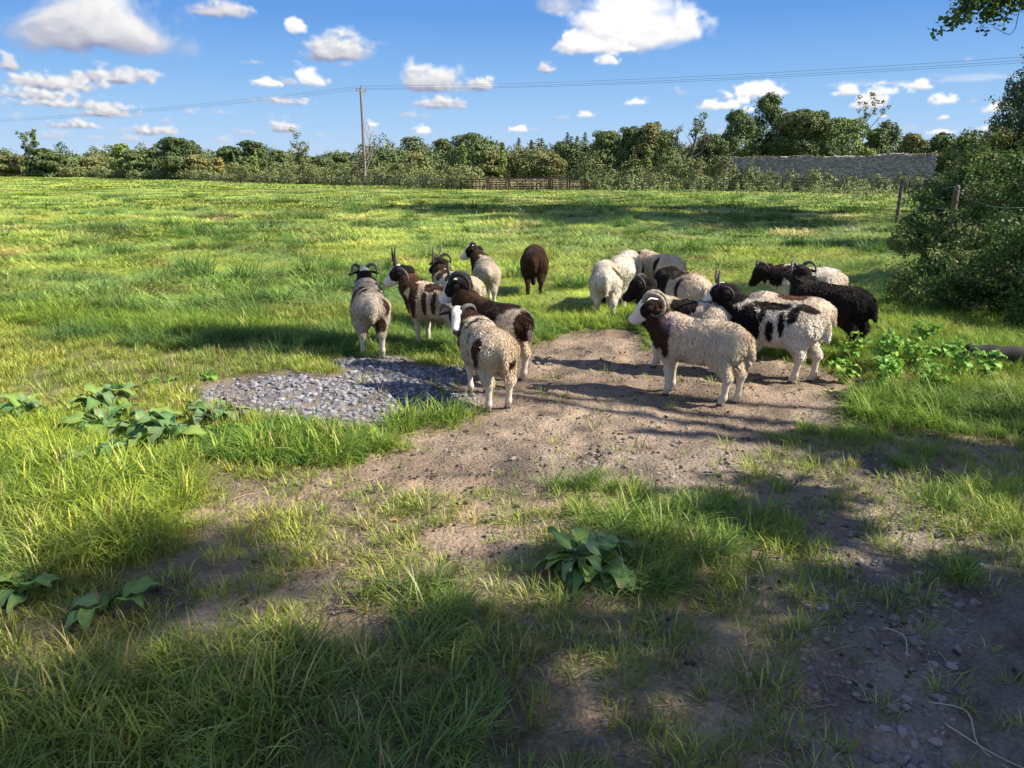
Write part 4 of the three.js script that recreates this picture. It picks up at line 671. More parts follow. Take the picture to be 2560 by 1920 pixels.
{ // the twin-headed tree: two leaning stems with open heads
  const r = rng(555), x = 20.6, z = -90, y0 = landAt(x, z), root = thing('tree', 'twin-headed open tree with two leaning stems left of the stone wall', 'tree', [x, y0, z], 0, 'trees along the skyline beyond the field'), T = new Builder(), C = new Builder(), w = [0.12, 0.10, 0.08];
  const stems = [[V3(0.2, 0, 0), V3(0.1, 2.4, 0), V3(0.5, 4.6, 0), V3(0.8, 6.6, 0)], [V3(0.1, 1.2, 0), V3(-0.5, 3.2, 0), V3(-1.3, 4.6, 0), V3(-1.5, 6.2, 0)], [V3(0.3, 3.4, 0), V3(1.5, 4.2, 0), V3(2.3, 5.2, 0.2)]];
  stems.forEach((s, k) => { const p = new THREE.CatmullRomCurve3(s).getPoints(8); tube(T, p, p.map((_, i) => [0.22, 0.15, 0.09][k] * (1 - i / 8 * 0.6)), 7, w, 0.15, r); const tips = []; for (let i = 0; i < 8; i++) limb(T, r, p[4 + (i % 5)], V3(r() - 0.5, 0.5 + r(), r() - 0.5).normalize(), 0.8 + 0.7 * r(), 0.045, 1, tips, w, 0.8, 0.1, 4); const heads = [[0.8, 7.1, 1.05], [-1.6, 6.1, 0.62], [2.3, 5.3, 0.5]][k]; for (let i = 0; i < 9; i++) { const q = heads[2]; lobe(C, r, [heads[0] + (r() - 0.5) * q * 1.9, heads[1] + (r() - 0.55) * q * 2.2, (r() - 0.5) * q * 1.6], [q * 0.4, q * 0.45, q * 0.4], 0.17, mix3(TONES.mid, TONES.olive, 0.5), 0.8, 0.42, i + k * 10); } });
  lobe(C, r, [0.3, 1.8, 0.2], [0.75, 2.0, 0.7], 0.19, TONES.dark, 1.5, 0.3, 5);
  part('trunk', T.geometry(), bark, root); part('crown', C.geometry(), farLeaf, root);
}
{ // wooded land beyond: reads as one mass
  const r = rng(77), B = new Builder();
  for (let k = 0; k < 120; k++) { const f = k / 119, x = lerp(-265, 110, f), z = -250 - 35 * r() + Math.max(0, x) * 0.9, h = 6.2 + 3.6 * r() + (x > -30 && x < 30 ? 1.2 : 0), w = 3.5 + 2 * r(); lobe(B, r, [x, landAt(x, z) + h * 0.45, z], [w, h * 0.58, w], 0.62, mix3(TONES.mid, r() < 0.4 ? TONES.olive : TONES.dark, 0.6), 1.1, 0.25, k); }
  for (let k = 0; k < 60; k++) { const x = -24 + 86 * (k / 59), z = -112 - 20 * r(), h = 4.3 + 2.6 * r(), w = 2.4 + r(); lobe(B, r, [x, h * 0.45, z], [w, h * 0.58, w], 0.3, mix3(TONES.mid, r() < 0.5 ? TONES.olive : TONES.dark, 0.7), 1.0, 0.25, k + 200); }
  topMesh('distant_woodland', B.geometry(), farLeaf, 'far woodland filling the skyline behind the separate trees', 'woodland', undefined, 'stuff');
}
// hedges and rough growth along the far fence
function hedge(label, x0, x1, step, height, leafSize, seed, back = 1.6) {
  const r = rng(seed), B = new Builder(), S = new Builder(), cx = (x0 + x1) / 2, root = thing('hedgerow', label, 'hedge', [cx, landAt(cx, fenceZ(cx)), fenceZ(cx)]), ox = cx, oy = root.position.y, oz = root.position.z;
  for (let x = x0; x < x1; x += step * (0.7 + 0.6 * r())) {
    const z = fenceZ(x) - back - 2.2 * r(), y = landAt(x, z) - oy, q = Math.max(leafSize, Math.hypot(x, z) * 0.0017), h = height * (0.55 + 0.8 * fbm2(x * 0.35 + seed, 3, 3)) * (0.8 + 0.4 * r()), w = step * (0.75 + 0.5 * r()), tone = mix3(r() < 0.5 ? TONES.hedge : TONES.weed, r() < 0.3 ? TONES.dark : TONES.olive, 0.5 * r());
    lobe(B, r, [x - ox, y + h * 0.42, z - oz], [w, h * 0.55, w * 0.8], q, tone, 1.05, 0.33, x);
    if (r() < 0.5) { const sx = x - ox + (r() - 0.5) * step, sh = h * (1.05 + 0.5 * r()); tube(S, [V3(sx, y, z - oz), V3(sx + 0.1, y + sh * 0.6, z - oz), V3(sx + 0.2 * (r() - 0.5), y + sh, z - oz)], [0.025, 0.02, 0.006], 4, [0.13, 0.11, 0.07]); for (let k = 0; k < 22; k++) leaf(B, r, sx + (r() - 0.5) * 0.5, y + sh * (0.55 + 0.47 * r()), z - oz + (r() - 0.5) * 0.5, q * 0.9, [0, 0.6, 0.3], mix3(TONES.light, TONES.weed, r()), 1.2); }
  }
  part('foliage', B.geometry(), farLeaf, root); const st = part('stems', S.geometry(), bark, root); st.userData.kind = 'stuff';
}
hedge('long mixed hedge along the far fence left of the gate', -62, -3.2, 0.85, 1.75, 0.14, 31);
hedge('far end of the hedge at the left, beyond the long grass', -185, -62, 2.0, 2.5, 0.3, 32);
hedge('scrubby hedge along the far fence right of the gate, in front of the wall', 7.6, 47, 0.8, 1.85, 0.13, 33);
hedge('taller young trees and saplings in a belt behind the left hedge', -66, -3.6, 1.5, 3.0, 0.19, 34, 9);
hedge('taller thicket behind the right hedge, between gate and stone wall', 6.2, 25, 1.3, 3.0, 0.17, 35, 7);
hedge('thicket beyond the right end of the stone wall', 41, 56, 1.3, 3.0, 0.17, 36, 5);
{ // pale dry grass standing in the opening behind the gate
  const r = rng(92), B = new Builder(); for (let k = 0; k < 5200; k++) { const x = -4 + 13 * r(), z = -79.5 - 14 * r(), y = landAt(x, z), h = 0.5 + 0.8 * r(), w = 0.05 + 0.04 * r(), l = (r() - 0.5) * 0.3, j = 0.7 + 0.5 * r(), c = r() < 0.75 ? [0.36 * j, 0.29 * j, 0.17 * j] : [0.2 * j, 0.24 * j, 0.07 * j], a = r() * 3.14, dx = Math.cos(a) * w, dz = Math.sin(a) * w; const p = B.v(x - dx, y, z - dz, c), q = B.v(x + dx, y, z + dz, c), t = B.v(x + l, y + h, z + l * 0.5, c); B.t(p, q, t); }
  topMesh('dry_grass', B.geometry(), farLeaf, 'pale dry tall grass in the opening behind the field gate', 'grass', undefined, 'stuff');
}
{ // thistles and rough weeds on the field side of the far fence
  const r = rng(91), B = new Builder();
  for (let k = 0; k < 150; k++) { const x = 8.5 + 38 * r(), z = fenceZ(x) + 0.6 + 2.2 * r() * r(), y = landAt(x, z), h = 0.45 + 0.7 * r(); for (let i = 0; i < 46; i++) { const f = r(); leaf(B, r, x + (r() - 0.5) * 0.5 * (1.2 - f), y + h * f, z + (r() - 0.5) * 0.5, 0.14, [0, 0.4, 0.5], mix3(TONES.weed, TONES.light, r() * 0.6), 1.1); } }
  for (let k = 0; k < 90; k++) { const x = 14 + 14 * r(), z = -41 - 20 * r(), y = landAt(x, z), h = 0.35 + 0.5 * r(); if (x / -z < 0.29) continue; for (let i = 0; i < 30; i++) { const f = r(); leaf(B, r, x + (r() - 0.5) * 0.45, y + h * f, z + (r() - 0.5) * 0.45, 0.10, [0, 0.4, 0.5], mix3(TONES.weed, TONES.olive, r() * 0.6), 1.1); } }
  topMesh('rough_weeds', B.geometry(), farLeaf, 'rough green weeds and thistles growing along the far fence', 'weeds', undefined, 'stuff');
}

// ---------------------------------------------------------------- far fence, gate, pole, wall
const oldWood = new THREE.MeshStandardMaterial({ color: new THREE.Color(0.024, 0.016, 0.012), roughness: 0.9 });
const redWood = new THREE.MeshStandardMaterial({ color: new THREE.Color(0.058, 0.032, 0.023), roughness: 0.9 });
const greyWood = new THREE.MeshStandardMaterial({ color: new THREE.Color(0.215, 0.17, 0.13), roughness: 0.9 });
const wireMaterial = new THREE.MeshStandardMaterial({ color: new THREE.Color(0.42, 0.42, 0.42), roughness: 0.45, metalness: 0.8 });
function bar(a, b, w, h) { // a slightly bevelled rail from a to b
  const d = V3(...b).sub(V3(...a)), len = d.length(), s = new THREE.Shape(), c = Math.min(w, h) * 0.18, x = w / 2, y = h / 2;
  s.moveTo(-x + c, -y); s.lineTo(x - c, -y); s.lineTo(x, -y + c); s.lineTo(x, y - c); s.lineTo(x - c, y); s.lineTo(-x + c, y); s.lineTo(-x, y - c); s.lineTo(-x, -y + c); s.closePath();
  const g = new THREE.ExtrudeGeometry(s, { depth: len, bevelEnabled: false }), m = new THREE.Matrix4(), Z = d.normalize(), X = Math.abs(Z.y) > 0.9 ? V3(1, 0, 0) : V3(0, 1, 0).cross(Z).normalize(), Y = Z.clone().cross(X); X.copy(Y.clone().cross(Z));
  m.makeBasis(X, Y, Z).setPosition(V3(...a)); g.applyMatrix4(m); return g;
}
function postGeometry(h, rad, seed) { const r = rng(seed), B = new Builder(), w = () => (r() - 0.5) * rad * 0.3; tube(B, [V3(0, -0.2, 0), V3(w(), h * 0.35, w()), V3(w(), h * 0.97, w()), V3(w(), h, w())], [rad * 1.05, rad, rad * 0.95, rad * 0.8], 10, [1, 1, 1], 0.08, r); return B.geometry(); }
function wire(pts, sag, rad = 0.004, seg = 10) { const B = new Builder(), out = []; for (let k = 0; k < pts.length - 1; k++) for (let i = 0; i < seg + (k === pts.length - 2 ? 1 : 0); i++) { const f = i / seg, p = V3(...pts[k]).lerp(V3(...pts[k + 1]), f); p.y -= sag * 4 * f * (1 - f); out.push(p); } tube(B, out, out.map(() => rad), 4, [1, 1, 1]); return B.geometry(); }
const postFar = [1, 2, 3, 4].map((s) => postGeometry(1.32, 0.065, s));
function farFence(label, posts, strands) {
  const root = thing('fence', label, 'fence', [posts[0][0], landAt(...posts[0]), posts[0][1]]), o = root.position;
  posts.forEach(([x, z], k) => part('post', postFar[k % 4], oldWood, root, [x - o.x, landAt(x, z) - o.y, z - o.z], [0, k, (hash2(k, 5) - 0.5) * 0.08]));
  for (const h of strands) part('wire', wire(posts.map(([x, z]) => [x - o.x, landAt(x, z) + h - o.y, z - o.z]), 0.03, 0.008, 3), wireMaterial, root);
}
{
  const along = (x0, x1, gap) => { const p = []; let x = x0; while (x < x1) { p.push([x, fenceZ(x)]); const dz = fenceZ(x + 0.1) - fenceZ(x); x += gap / Math.hypot(1, dz / 0.1); } return p; };
  farFence('post and wire fence along the hedge left of the gate', along(-70, -5.5, 6.6), [0.35, 0.75, 1.1, 1.22]);
  farFence('post and wire fence along the hedge right of the gate', along(10.4, 46, 5.2), [0.3, 0.6, 0.9, 1.15]);
}
{ // five-barred gate with cross braces, and the slatted hurdles either side
  const z = -76.9, y0 = landAt(2, z), gx0 = -0.25, gx1 = 3.72;
  const gate = thing('field_gate', 'wooden five-barred field gate with crossed braces, closed, in the far fence', 'gate', [gx0, y0, z]);
  const W = gx1 - gx0;
  [0.22, 0.45, 0.70, 0.98, 1.28].forEach((h) => part('rail', bar([0.06, h, 0], [W - 0.06, h, 0], 0.05, h > 1.2 ? 0.11 : 0.085), oldWood, gate));
  for (const x of [0.06, W - 0.06]) part('stile', bar([x, 0.12, 0.0], [x, 1.42, 0.0], 0.09, 0.12), oldWood, gate);
  for (const [a, b] of [[0.1, W / 2], [W / 2, 0.1]]) { part('brace', bar([a, 0.22, 0.045], [b, 1.26, 0.045], 0.04, 0.07), oldWood, gate); part('brace', bar([W - a, 0.22, 0.085], [W - b, 1.26, 0.085], 0.04, 0.07), oldWood, gate); }
  const hurdle = (x0, x1, label, mat) => { const t = thing('slatted_hurdle', label, 'fence panel', [x0, y0, z + 0.02]), w = x1 - x0; for (let k = 0; k < 6; k++) part('rail', bar([0, 0.2 + k * 0.22, 0.07], [w, 0.2 + k * 0.22, 0.07], 0.035, 0.10), mat, t); for (const x of [0.03, w - 0.03]) part('post', bar([x, -0.2, 0], [x, 1.46, 0], 0.14, 0.14), mat, t); };
  hurdle(-2.35, -0.55, 'slatted wooden panel left of the field gate', redWood); hurdle(4.02, 5.62, 'slatted wooden panel right of the field gate', redWood);
  for (const [x, label] of [[-0.36, 'tall gatepost on the left of the field gate'], [3.86, 'gatepost on the right of the field gate']]) { const t = thing('gatepost', label, 'post', [x, y0, z]); part('shaft', bar([0, -0.3, 0], [0, x < 0 ? 1.75 : 1.55, 0], 0.19, 0.19), redWood, t); part('cap', bar([0, x < 0 ? 1.75 : 1.55, 0], [0, x < 0 ? 1.79 : 1.59, 0], 0.15, 0.15), redWood, t); }
  const rails = (x0, x1, label) => { const t = thing('rail_fence', label, 'fence', [x0, y0, z]), w = x1 - x0; for (const h of [0.45, 0.9, 1.12]) part('rail', bar([0, h, 0.08], [w, h, 0.08], 0.04, 0.09), oldWood, t); for (const x of [0.05, w - 0.05]) part('post', bar([x, -0.2, 0], [x, 1.3, 0], 0.13, 0.13), oldWood, t); };
  rails(-5.2, -2.45, 'low wooden rails joining hedge and left gate panel'); rails(5.75, 7.4, 'low wooden rails joining right gate panel and hedge');
}
{ // utility pole with a cross-arm and three wires, running past from far left to near right
  const u = V3(0.846, 0, 0.533), across = V3(-0.533, 0, 0.846), P = V3(-20.7, landAt(-20.7, -108), -108), top = 12.95;
  const pole = thing('utility_pole', 'tall wooden utility pole with cross-arm beyond the left hedge', 'pole', P.toArray());
  const B = new Builder(); tube(B, [V3(0, -0.5, 0), V3(0, 5, 0), V3(0.02, 9, 0), V3(0, top, 0)], [0.205, 0.185, 0.165, 0.15], 12, [1, 1, 1]); part('shaft', B.geometry(), greyWood, pole);
  const h = top - 0.42, e = [-0.75, 0, 0.75];
  part('cross_arm', bar([across.x * -0.95 + 0.12 * u.x, h, across.z * -0.95 + 0.12 * u.z], [across.x * 0.95 + 0.12 * u.x, h, across.z * 0.95 + 0.12 * u.z], 0.12, 0.12), greyWood, pole);
  for (const s of [-1, 1]) part('brace', bar([across.x * s * 0.6 + 0.14 * u.x, h - 0.06, across.z * s * 0.6 + 0.14 * u.z], [0.10 * u.x, h - 0.55, 0.10 * u.z], 0.035, 0.035), greyWood, pole);
  const ins = new THREE.LatheGeometry([[0.0, 0], [0.03, 0], [0.035, 0.05], [0.085, 0.07], [0.05, 0.14], [0.08, 0.17], [0.04, 0.27], [0, 0.28]].map((p) => new THREE.Vector2(...p)), 10), insM = new THREE.MeshStandardMaterial({ color: new THREE.Color(0.10, 0.08, 0.075), roughness: 0.3 });
  const tops = e.map((s) => V3(across.x * s * 1.1 + 0.12 * u.x, s ? h + 0.06 : top, across.z * s * 1.1 + 0.12 * u.z));
  tops.forEach((t) => part('insulator', ins, insM, pole, t.toArray()));
  const cable = new THREE.MeshStandardMaterial({ color: new THREE.Color(0.05, 0.05, 0.055), roughness: 0.6 });
  const names = ['rear', 'middle', 'front'];
  tops.forEach((t, k) => {
    const a = P.clone().add(t).add(V3(0, 0.24, 0)), line = (side, len, sag, drop, label) => { const b = a.clone().addScaledVector(u, side * len); b.y += drop; const pts = []; for (let i = 0; i <= 40; i++) { const f = i / 40, p = a.clone().lerp(b, f); p.y -= sag * 4 * f * (1 - f); pts.push(p); } const C = new Builder(); tube(C, pts, pts.map(() => 0.013), 5, [1, 1, 1]); topMesh('overhead_wire', C.geometry(), cable, label, 'wire', 'wires strung on the utility pole'); };
    line(1, 135, 1.73, -0.54, names[k] + ' one of the three wires running right from the utility pole'); line(-1, 141, 1.02, 0.27, names[k] + ' one of the three wires running left from the utility pole');
  });
}
{ // old rubble wall
  const A = V3(23.6, 0, -84), Bp = V3(41.5, 0, -75.4), d = Bp.clone().sub(A), L = d.length(), root = thing('stone_wall', 'long old grey rubble wall with a ragged overgrown top', 'wall', [A.x, landAt(A.x, A.z) - 0.2, A.z], -Math.atan2(d.z, d.x));
  const r = rng(61), topAt = (x) => 3.42 + 0.30 * (x / L) + (fbm2(x * 0.5, 9, 3) - 0.5) * 0.35, depth = 0.5;
  const s = new THREE.Shape(); s.moveTo(0, 0); s.lineTo(L, 0); for (let x = L; x >= 0; x -= 0.3) s.lineTo(x, topAt(x) - 0.06); s.closePath();
  const core = new THREE.ExtrudeGeometry(s, { depth, bevelEnabled: false }); core.translate(0, 0, -depth);
  part('core', core, new THREE.MeshStandardMaterial({ color: new THREE.Color(0.22, 0.205, 0.19), roughness: 1 }), root);
  const gs = [1, 2, 3, 4, 5].map((k) => stoneGeometry(k, 1, 0.9, 0.22)), pl = []; const C = new THREE.Color(), M = new THREE.Matrix4(), Q = new THREE.Quaternion();
  for (let y = 0.9; y < 4.3; y += 0.135) for (let x = -0.05; x < L; x += 0.30 * (0.6 + 0.9 * r())) { if (y > topAt(x) + 0.02) continue; pl.push([x, y + (r() - 0.5) * 0.05, 0.0, 0.11 + 0.12 * r(), 0.075 + 0.03 * r(), 0.06, r()]); }
  const cap = []; for (let x = 0; x < L; x += 0.16) cap.push([x, topAt(x) + (r() - 0.3) * 0.09, -0.08 - 0.35 * r(), 0.13 + 0.12 * r(), 0.05 + 0.05 * r(), 0.16, r() * 1.5]);
  const stoneM = new THREE.MeshStandardMaterial({ color: 0xffffff, roughness: 0.95 });
  const inst = (name, list, tone) => gs.forEach((g, k) => { const mine = list.filter((_, i) => i % 5 === k), im = new THREE.InstancedMesh(g, stoneM, mine.length); im.name = name + (k ? '_00' + k : ''); im.userData.kind = 'stuff'; mine.forEach((p, i) => { Q.setFromEuler(new THREE.Euler((r() - 0.5) * 0.3, 0, (r() - 0.5) * 0.3)); im.setMatrixAt(i, M.compose(V3(p[0], p[1], p[2]), Q, V3(p[3], p[4], p[5]))); const t = tone * (0.55 + 0.7 * p[6]); im.setColorAt(i, C.setRGB(t * 1.06, t * 0.97, t * 0.88)); }); root.add(im); });
  inst('rubble_stone', pl, 0.33); inst('coping_stone', cap, 0.36);
  const G = new Builder(); for (let x = 0; x < L; x += 0.05) { const n = fbm2(x * 0.7, 3, 3); if (n < 0.42) continue; for (let k = 0; k < 3; k++) leaf(G, r, x, topAt(x) + 0.04 + 0.22 * r() * n, -0.25 * r(), 0.16, [0, 0.3, 1], r() < 0.5 ? [0.20, 0.15, 0.08] : TONES.olive, 1); } part('wall_top_growth', G.geometry(), farLeaf, root);
}

// ---------------------------------------------------------------- right-hand side: fence, bushes, log, and the tall trees that shade the place
const postWood = new THREE.MeshStandardMaterial({ color: new THREE.Color(0.115, 0.082, 0.062), roughness: 0.92 });
{
  const posts = [[5.95, -8.35, 1.5], [8.75, -15.0, 1.5], [12.75, -25.0, 1.5], [18.9, -35, 1.5]], root = thing('fence', 'weathered posts with sagging wire running into the near bushes at the right', 'fence', [posts[0][0], groundAt(posts[0][0], posts[0][1]), posts[0][1]]), o = root.position;
  posts.forEach(([x, z, h], k) => part('post', postGeometry(h, k === 3 ? 0.11 : 0.06, 40 + k), k === 0 ? oldWood : postWood, root, [x - o.x, groundAt(x, z) - o.y, z - o.z], [0, k, k === 2 ? 0.01 : 0.02]));
  [0.35, 0.62, 0.9, 1.15, 1.36].forEach((h, k) => part('wire', wire(posts.slice(0, 3).map(([x, z], i) => [x - o.x - 0.08, groundAt(x, z) - o.y + h + (i === 1 ? -0.12 * ((k % 2) * 2 - 1) : 0), z - o.z]), 0.12 + 0.05 * (k % 3), 0.0045, 14), wireMaterial, root));
}
function bush(label, x, z, blobs, size, tones, shoots, seed, fill = 1.5, name = 'bush', category = 'bush') {
  const r = rng(seed), y0 = groundAt(x, z), root = thing(name, label, category, [x, y0, z], 0, 'bushes along the right-hand fence'), F = new Builder(), S = new Builder(), w = [0.09, 0.07, 0.05];
  for (const [bx, by, bz, R, Ry] of blobs) {
    lobe(F, r, [bx, by, bz], [R * 0.8, (Ry ?? R * 0.85) * 0.85, R * 0.8], size, tones[0], fill * 0.55, 0.42, seed, 0.02);
    for (let k = 0; k < 20; k++) { const a = r() * 6.28, u = r() * 1.75 - 0.75, q = Math.sqrt(Math.max(0, 1 - u * u)), s = R * (0.15 + 0.2 * r()), o = 0.8 + 0.28 * r(); lobe(F, r, [bx + Math.cos(a) * q * R * o, by + u * (Ry ?? R * 0.85) * o, bz + Math.sin(a) * q * R * o], [s, s * (0.6 + 0.5 * r()), s], size, tones[Math.floor(r() * tones.length)], fill * 0.85, 0.40, seed + k, 0.02); }
    for (let k = 0; k < 16; k++) { const a = r() * 6.28, u = r() * 1.2 - 0.2, q = Math.sqrt(Math.max(0, 1 - u * u)), l = R * (0.3 + 0.4 * r()), s0 = V3(bx + Math.cos(a) * q * R * 0.8, by + u * (Ry ?? R * 0.85) * 0.8, bz + Math.sin(a) * q * R * 0.8), p = smoothPath([s0.toArray(), [s0.x + Math.cos(a) * l * 0.5, s0.y + l * 0.55, s0.z + Math.sin(a) * l * 0.5], [s0.x + Math.cos(a) * l, s0.y + l * (0.2 + 0.7 * r()), s0.z + Math.sin(a) * l]], 7); tube(S, p, p.map((_, i) => 0.007 * (1 - i / 7 * 0.7)), 4, w); const t = tones[Math.floor(r() * tones.length)]; for (let i = 1; i < p.length; i++) for (let m = 0; m < 7; m++) leaf(F, r, p[i].x + (r() - 0.5) * size * 3.2, p[i].y + (r() - 0.5) * size * 2.6, p[i].z + (r() - 0.5) * size * 3.2, size, [0, 0.4, 0.3], t, 1.2); }
    for (let k = 0; k < 5; k++) { const a = r() * 6.28; tube(S, [V3(bx * 0.6, -0.05, bz * 0.6), V3(bx + Math.cos(a) * R * 0.3, by * 0.6, bz + Math.sin(a) * R * 0.3), V3(bx + Math.cos(a) * R * 0.8, by + R * 0.3 * r(), bz + Math.sin(a) * R * 0.8)], [0.035, 0.022, 0.008], 5, w); }
  }
  for (const [sx, sy, sz, len, lx] of shoots) { const p = smoothPath([[sx, sy, sz], [sx + lx * 0.3, sy + len * 0.55, sz], [sx + lx, sy + len, sz + 0.1]], 8); tube(S, p, p.map((_, i) => 0.010 * (1 - i / 8 * 0.75)), 4, w); for (let i = 1; i < p.length; i++) for (let k = 0; k < 8; k++) leaf(F, r, p[i].x + (r() - 0.5) * 0.17, p[i].y + (r() - 0.5) * 0.15, p[i].z + (r() - 0.5) * 0.17, size * 1.05, [0, 0.3, 0.3], tones[0], 1.3); }
  part('foliage', F.geometry(), nearLeaf, root); const st = part('stems', S.geometry(), bark, root); st.userData.kind = 'stuff'; return root;
}
const sh = (n, x0, x1, y, z0, z1, seed, l0 = 0.5, l1 = 1.0) => { const r = rng(seed); return Array.from({ length: n }, () => [lerp(x0, x1, r()), y + (r() - 0.5) * 0.3, lerp(z0, z1, r()), lerp(l0, l1, r()), (r() - 0.5) * 0.5]); };
const DK = [0.085, 0.140, 0.036], MD = [0.125, 0.190, 0.046], OL = [0.20, 0.215, 0.060], WD = TONES.weed;
bush('broad dark bush behind the leaning fence post at the right', 14.7, -22.0, [[0, 1.2, 0, 1.5, 1.35], [-1.2, 0.85, 0.8, 1.05, 0.95], [1.6, 1.5, 0.3, 1.5, 1.5]], 0.062, [MD, OL, MD, TONES.light], [...sh(9, -1.6, 1.6, 2.0, -0.6, 0.8, 3, 0.4, 1.0)], 201, 1.35);
bush('tangled bush swallowing the middle fence post, with upright leafy shoots', 11.1, -16.7, [[0, 1.15, 0, 1.35, 1.2], [-1.15, 0.75, -0.3, 0.95, 0.8], [1.2, 1.5, 0.2, 1.3, 1.35], [-0.3, 1.9, -0.3, 0.75, 0.6]], 0.052, [MD, DK, OL, MD], [...sh(12, -0.8, 1.2, 2.25, -0.5, 0.5, 4, 0.5, 1.15)], 202, 1.3);
bush('dark nettle-grown bush nearest the camera at the right edge', 8.1, -11.6, [[0, 0.85, 0, 1.15, 1.0], [-0.95, 0.5, -0.6, 0.75, 0.6], [0.9, 1.2, 0.2, 1.1, 1.2], [-0.5, 0.45, 1.1, 0.75, 0.55]], 0.046, [DK, MD, MD, WD], [...sh(10, -1.0, 0.8, 1.2, -0.6, 1.0, 5, 0.3, 0.7)], 203, 1.2);
bush('low leafy growth round the foot of the nearest fence post', 6.0, -8.5, [[0.2, 0.5, 0, 0.85, 0.65], [-0.55, 0.32, -0.7, 0.6, 0.42], [0.7, 0.7, 0.2, 0.7, 0.7]], 0.042, [DK, MD, WD], sh(7, -0.6, 0.6, 0.7, -0.6, 0.5, 6, 0.3, 0.55), 204, 1.15);
bush('grey-green feathery tree leaning in at the right edge above the bushes', 12.15, -17.5, [[0, 2.9, 0, 1.05, 1.2], [-0.5, 2.2, 0.2, 0.9, 0.9], [0.2, 4.1, 0, 0.75, 0.9], [0.9, 3.3, 0, 1.1, 1.3], [0.1, 1.2, 0, 1.3, 1.2]], 0.05, [TONES.willow, MD, TONES.willow], sh(10, -0.9, 0.6, 3.6, -0.5, 0.5, 7, 0.5, 1.0), 205, 1.0, 'tree', 'tree');
bush('far bush running on behind the second fence post', 20.4, -30.5, [[0, 1.2, 0, 1.7, 1.35], [-1.9, 0.8, -1.0, 1.2, 0.9], [1.9, 1.5, 0.5, 1.7, 1.6]], 0.08, [MD, OL, MD], sh(8, -1.8, 1.8, 2.0, -0.6, 0.6, 8, 0.4, 0.9), 206, 1.2);
{ // charred-looking fallen log
  const r = rng(71), B = new Builder(), p = smoothPath([[4.16, 0.10, -6.62], [4.5, 0.10, -6.52], [5.0, 0.09, -6.42], [5.6, 0.10, -6.36]], 22), y0 = groundAt(4.5, -6.5);
  tube(B, p.map((q) => q.clone().setY(q.y + y0)), p.map((_, i) => (i === 0 ? 0.062 : 0.092) * (1 + 0.08 * Math.sin(i * 1.7))), 16, (f, t) => { const k = 0.6 + 0.9 * noise2(t * 6, f * 7); return [0.020 * k, 0.018 * k, 0.016 * k]; }, 0.12, r);
  topMesh('fallen_log', B.geometry(), bark, 'dark fallen log lying in the grass at the right edge', 'log');
}
// tall trees outside the frame on the right: their shade falls across the field and the foreground
function shadeTree(label, x, z, trunkTo, lobes, leafSize, rad, seed, fill = 0.7, gap = 0.46) {
  const r = rng(seed), y0 = groundAt(x, z), root = thing('tree', label, 'tree', [x, y0, z], 0, 'tall trees right of the camera'), T = new Builder(), C = new Builder(), w = [0.10, 0.08, 0.06];
  const tp = smoothPath([[0, -0.2, 0], [0.1, trunkTo * 0.5, 0.1], [-0.1, trunkTo, 0]], 8); tube(T, tp, tp.map((_, i) => rad * (1 - 0.6 * i / 8)), 10, w, 0.12, r);
  for (const [lx, ly, lz, R, g] of lobes) {
    const a = tp[Math.min(8, 4 + Math.floor(r() * 4))], c = V3(lx - x, ly - y0, lz - z), m = a.clone().lerp(c, 0.5).add(V3(0, 0.5, 0)); const p = new THREE.CatmullRomCurve3([a, m, c]).getPoints(7); tube(T, p, p.map((_, i) => rad * 0.36 * (1 - 0.8 * i / 7)), 6, w, 0.1, r);
    for (let k = 0; k < 9; k++) { const q = [r() * 2 - 1, r() * 1.6 - 0.8, r() * 2 - 1], s = R * (0.38 + 0.2 * r()); lobe(C, r, [c.x + q[0] * R * 0.62, c.y + q[1] * R * 0.55, c.z + q[2] * R * 0.62], [s, s * 0.7, s], leafSize, MD, fill, g ?? gap, seed + k, -99); }
  }
  part('trunk', T.geometry(), bark, root); part('crown', C.geometry(), nearLeaf, root); return root;
}
shadeTree('tall tree standing beyond the right edge of the frame, shading the foreground', 9.6, 0.6, 7, [[6.6, 3.9, -1.15, 1.25], [7.2, 5.3, -0.75, 1.3], [7.9, 6.6, -0.2, 1.35], [8.8, 8.0, 0.1, 1.4], [9.6, 9.4, 0.5, 1.3], [9.4, 7.2, 1.7, 1.6], [7.6, 4.6, 0.5, 1.4], [8.3, 3.4, -2.3, 0.8], [10.4, 10.6, -0.9, 0.6], [7.4, 4.4, -3.5, 0.5], [6.4, 4.5, -2.75, 0.5], [7.3, 5.2, -2.65, 0.45], [8.3, 6.9, -1.55, 0.45]], 0.085, 0.26, 301);
shadeTree('second tall tree beyond the right edge, shading the track', 11.2, -3.2, 9, [[9.0, 4.3, -3.6, 0.8], [9.9, 3.7, -3.2, 0.9], [9.3, 5.6, -3.2, 0.55], [11.2, 5.6, -2.2, 1.2], [8.3, 9.9, -5.75, 0.55], [9.3, 10.7, -5.7, 0.6], [10.6, 11.8, -5.4, 0.5]], 0.09, 0.2, 302, 0.6, 0.46);
shadeTree('big tree beyond the right edge whose shade lies across the middle of the field', 24.5, -27.5, 14, [[22.5, 11.6, -25, 2.8], [24, 14, -29, 3.0], [23, 17, -26.5, 3.0], [24, 20, -30, 3.0], [26, 16, -24, 3.0], [24, 22.5, -29, 2.6], [25.5, 25.5, -31, 2.6], [22.4, 12.5, -22, 2.3], [24, 19, -24, 2.6]], 0.24, 0.5, 303, 0.8, 0.34);
shadeTree('another big tree far out to the right, shading the far side of the band', 30, -33, 15, [[29, 16, -33, 3.4], [29, 21, -34, 3.2], [30, 25.5, -33.5, 2.8], [28, 12.5, -31, 2.6], [30, 29, -34.5, 2.4]], 0.26, 0.5, 304, 0.8, 0.34);
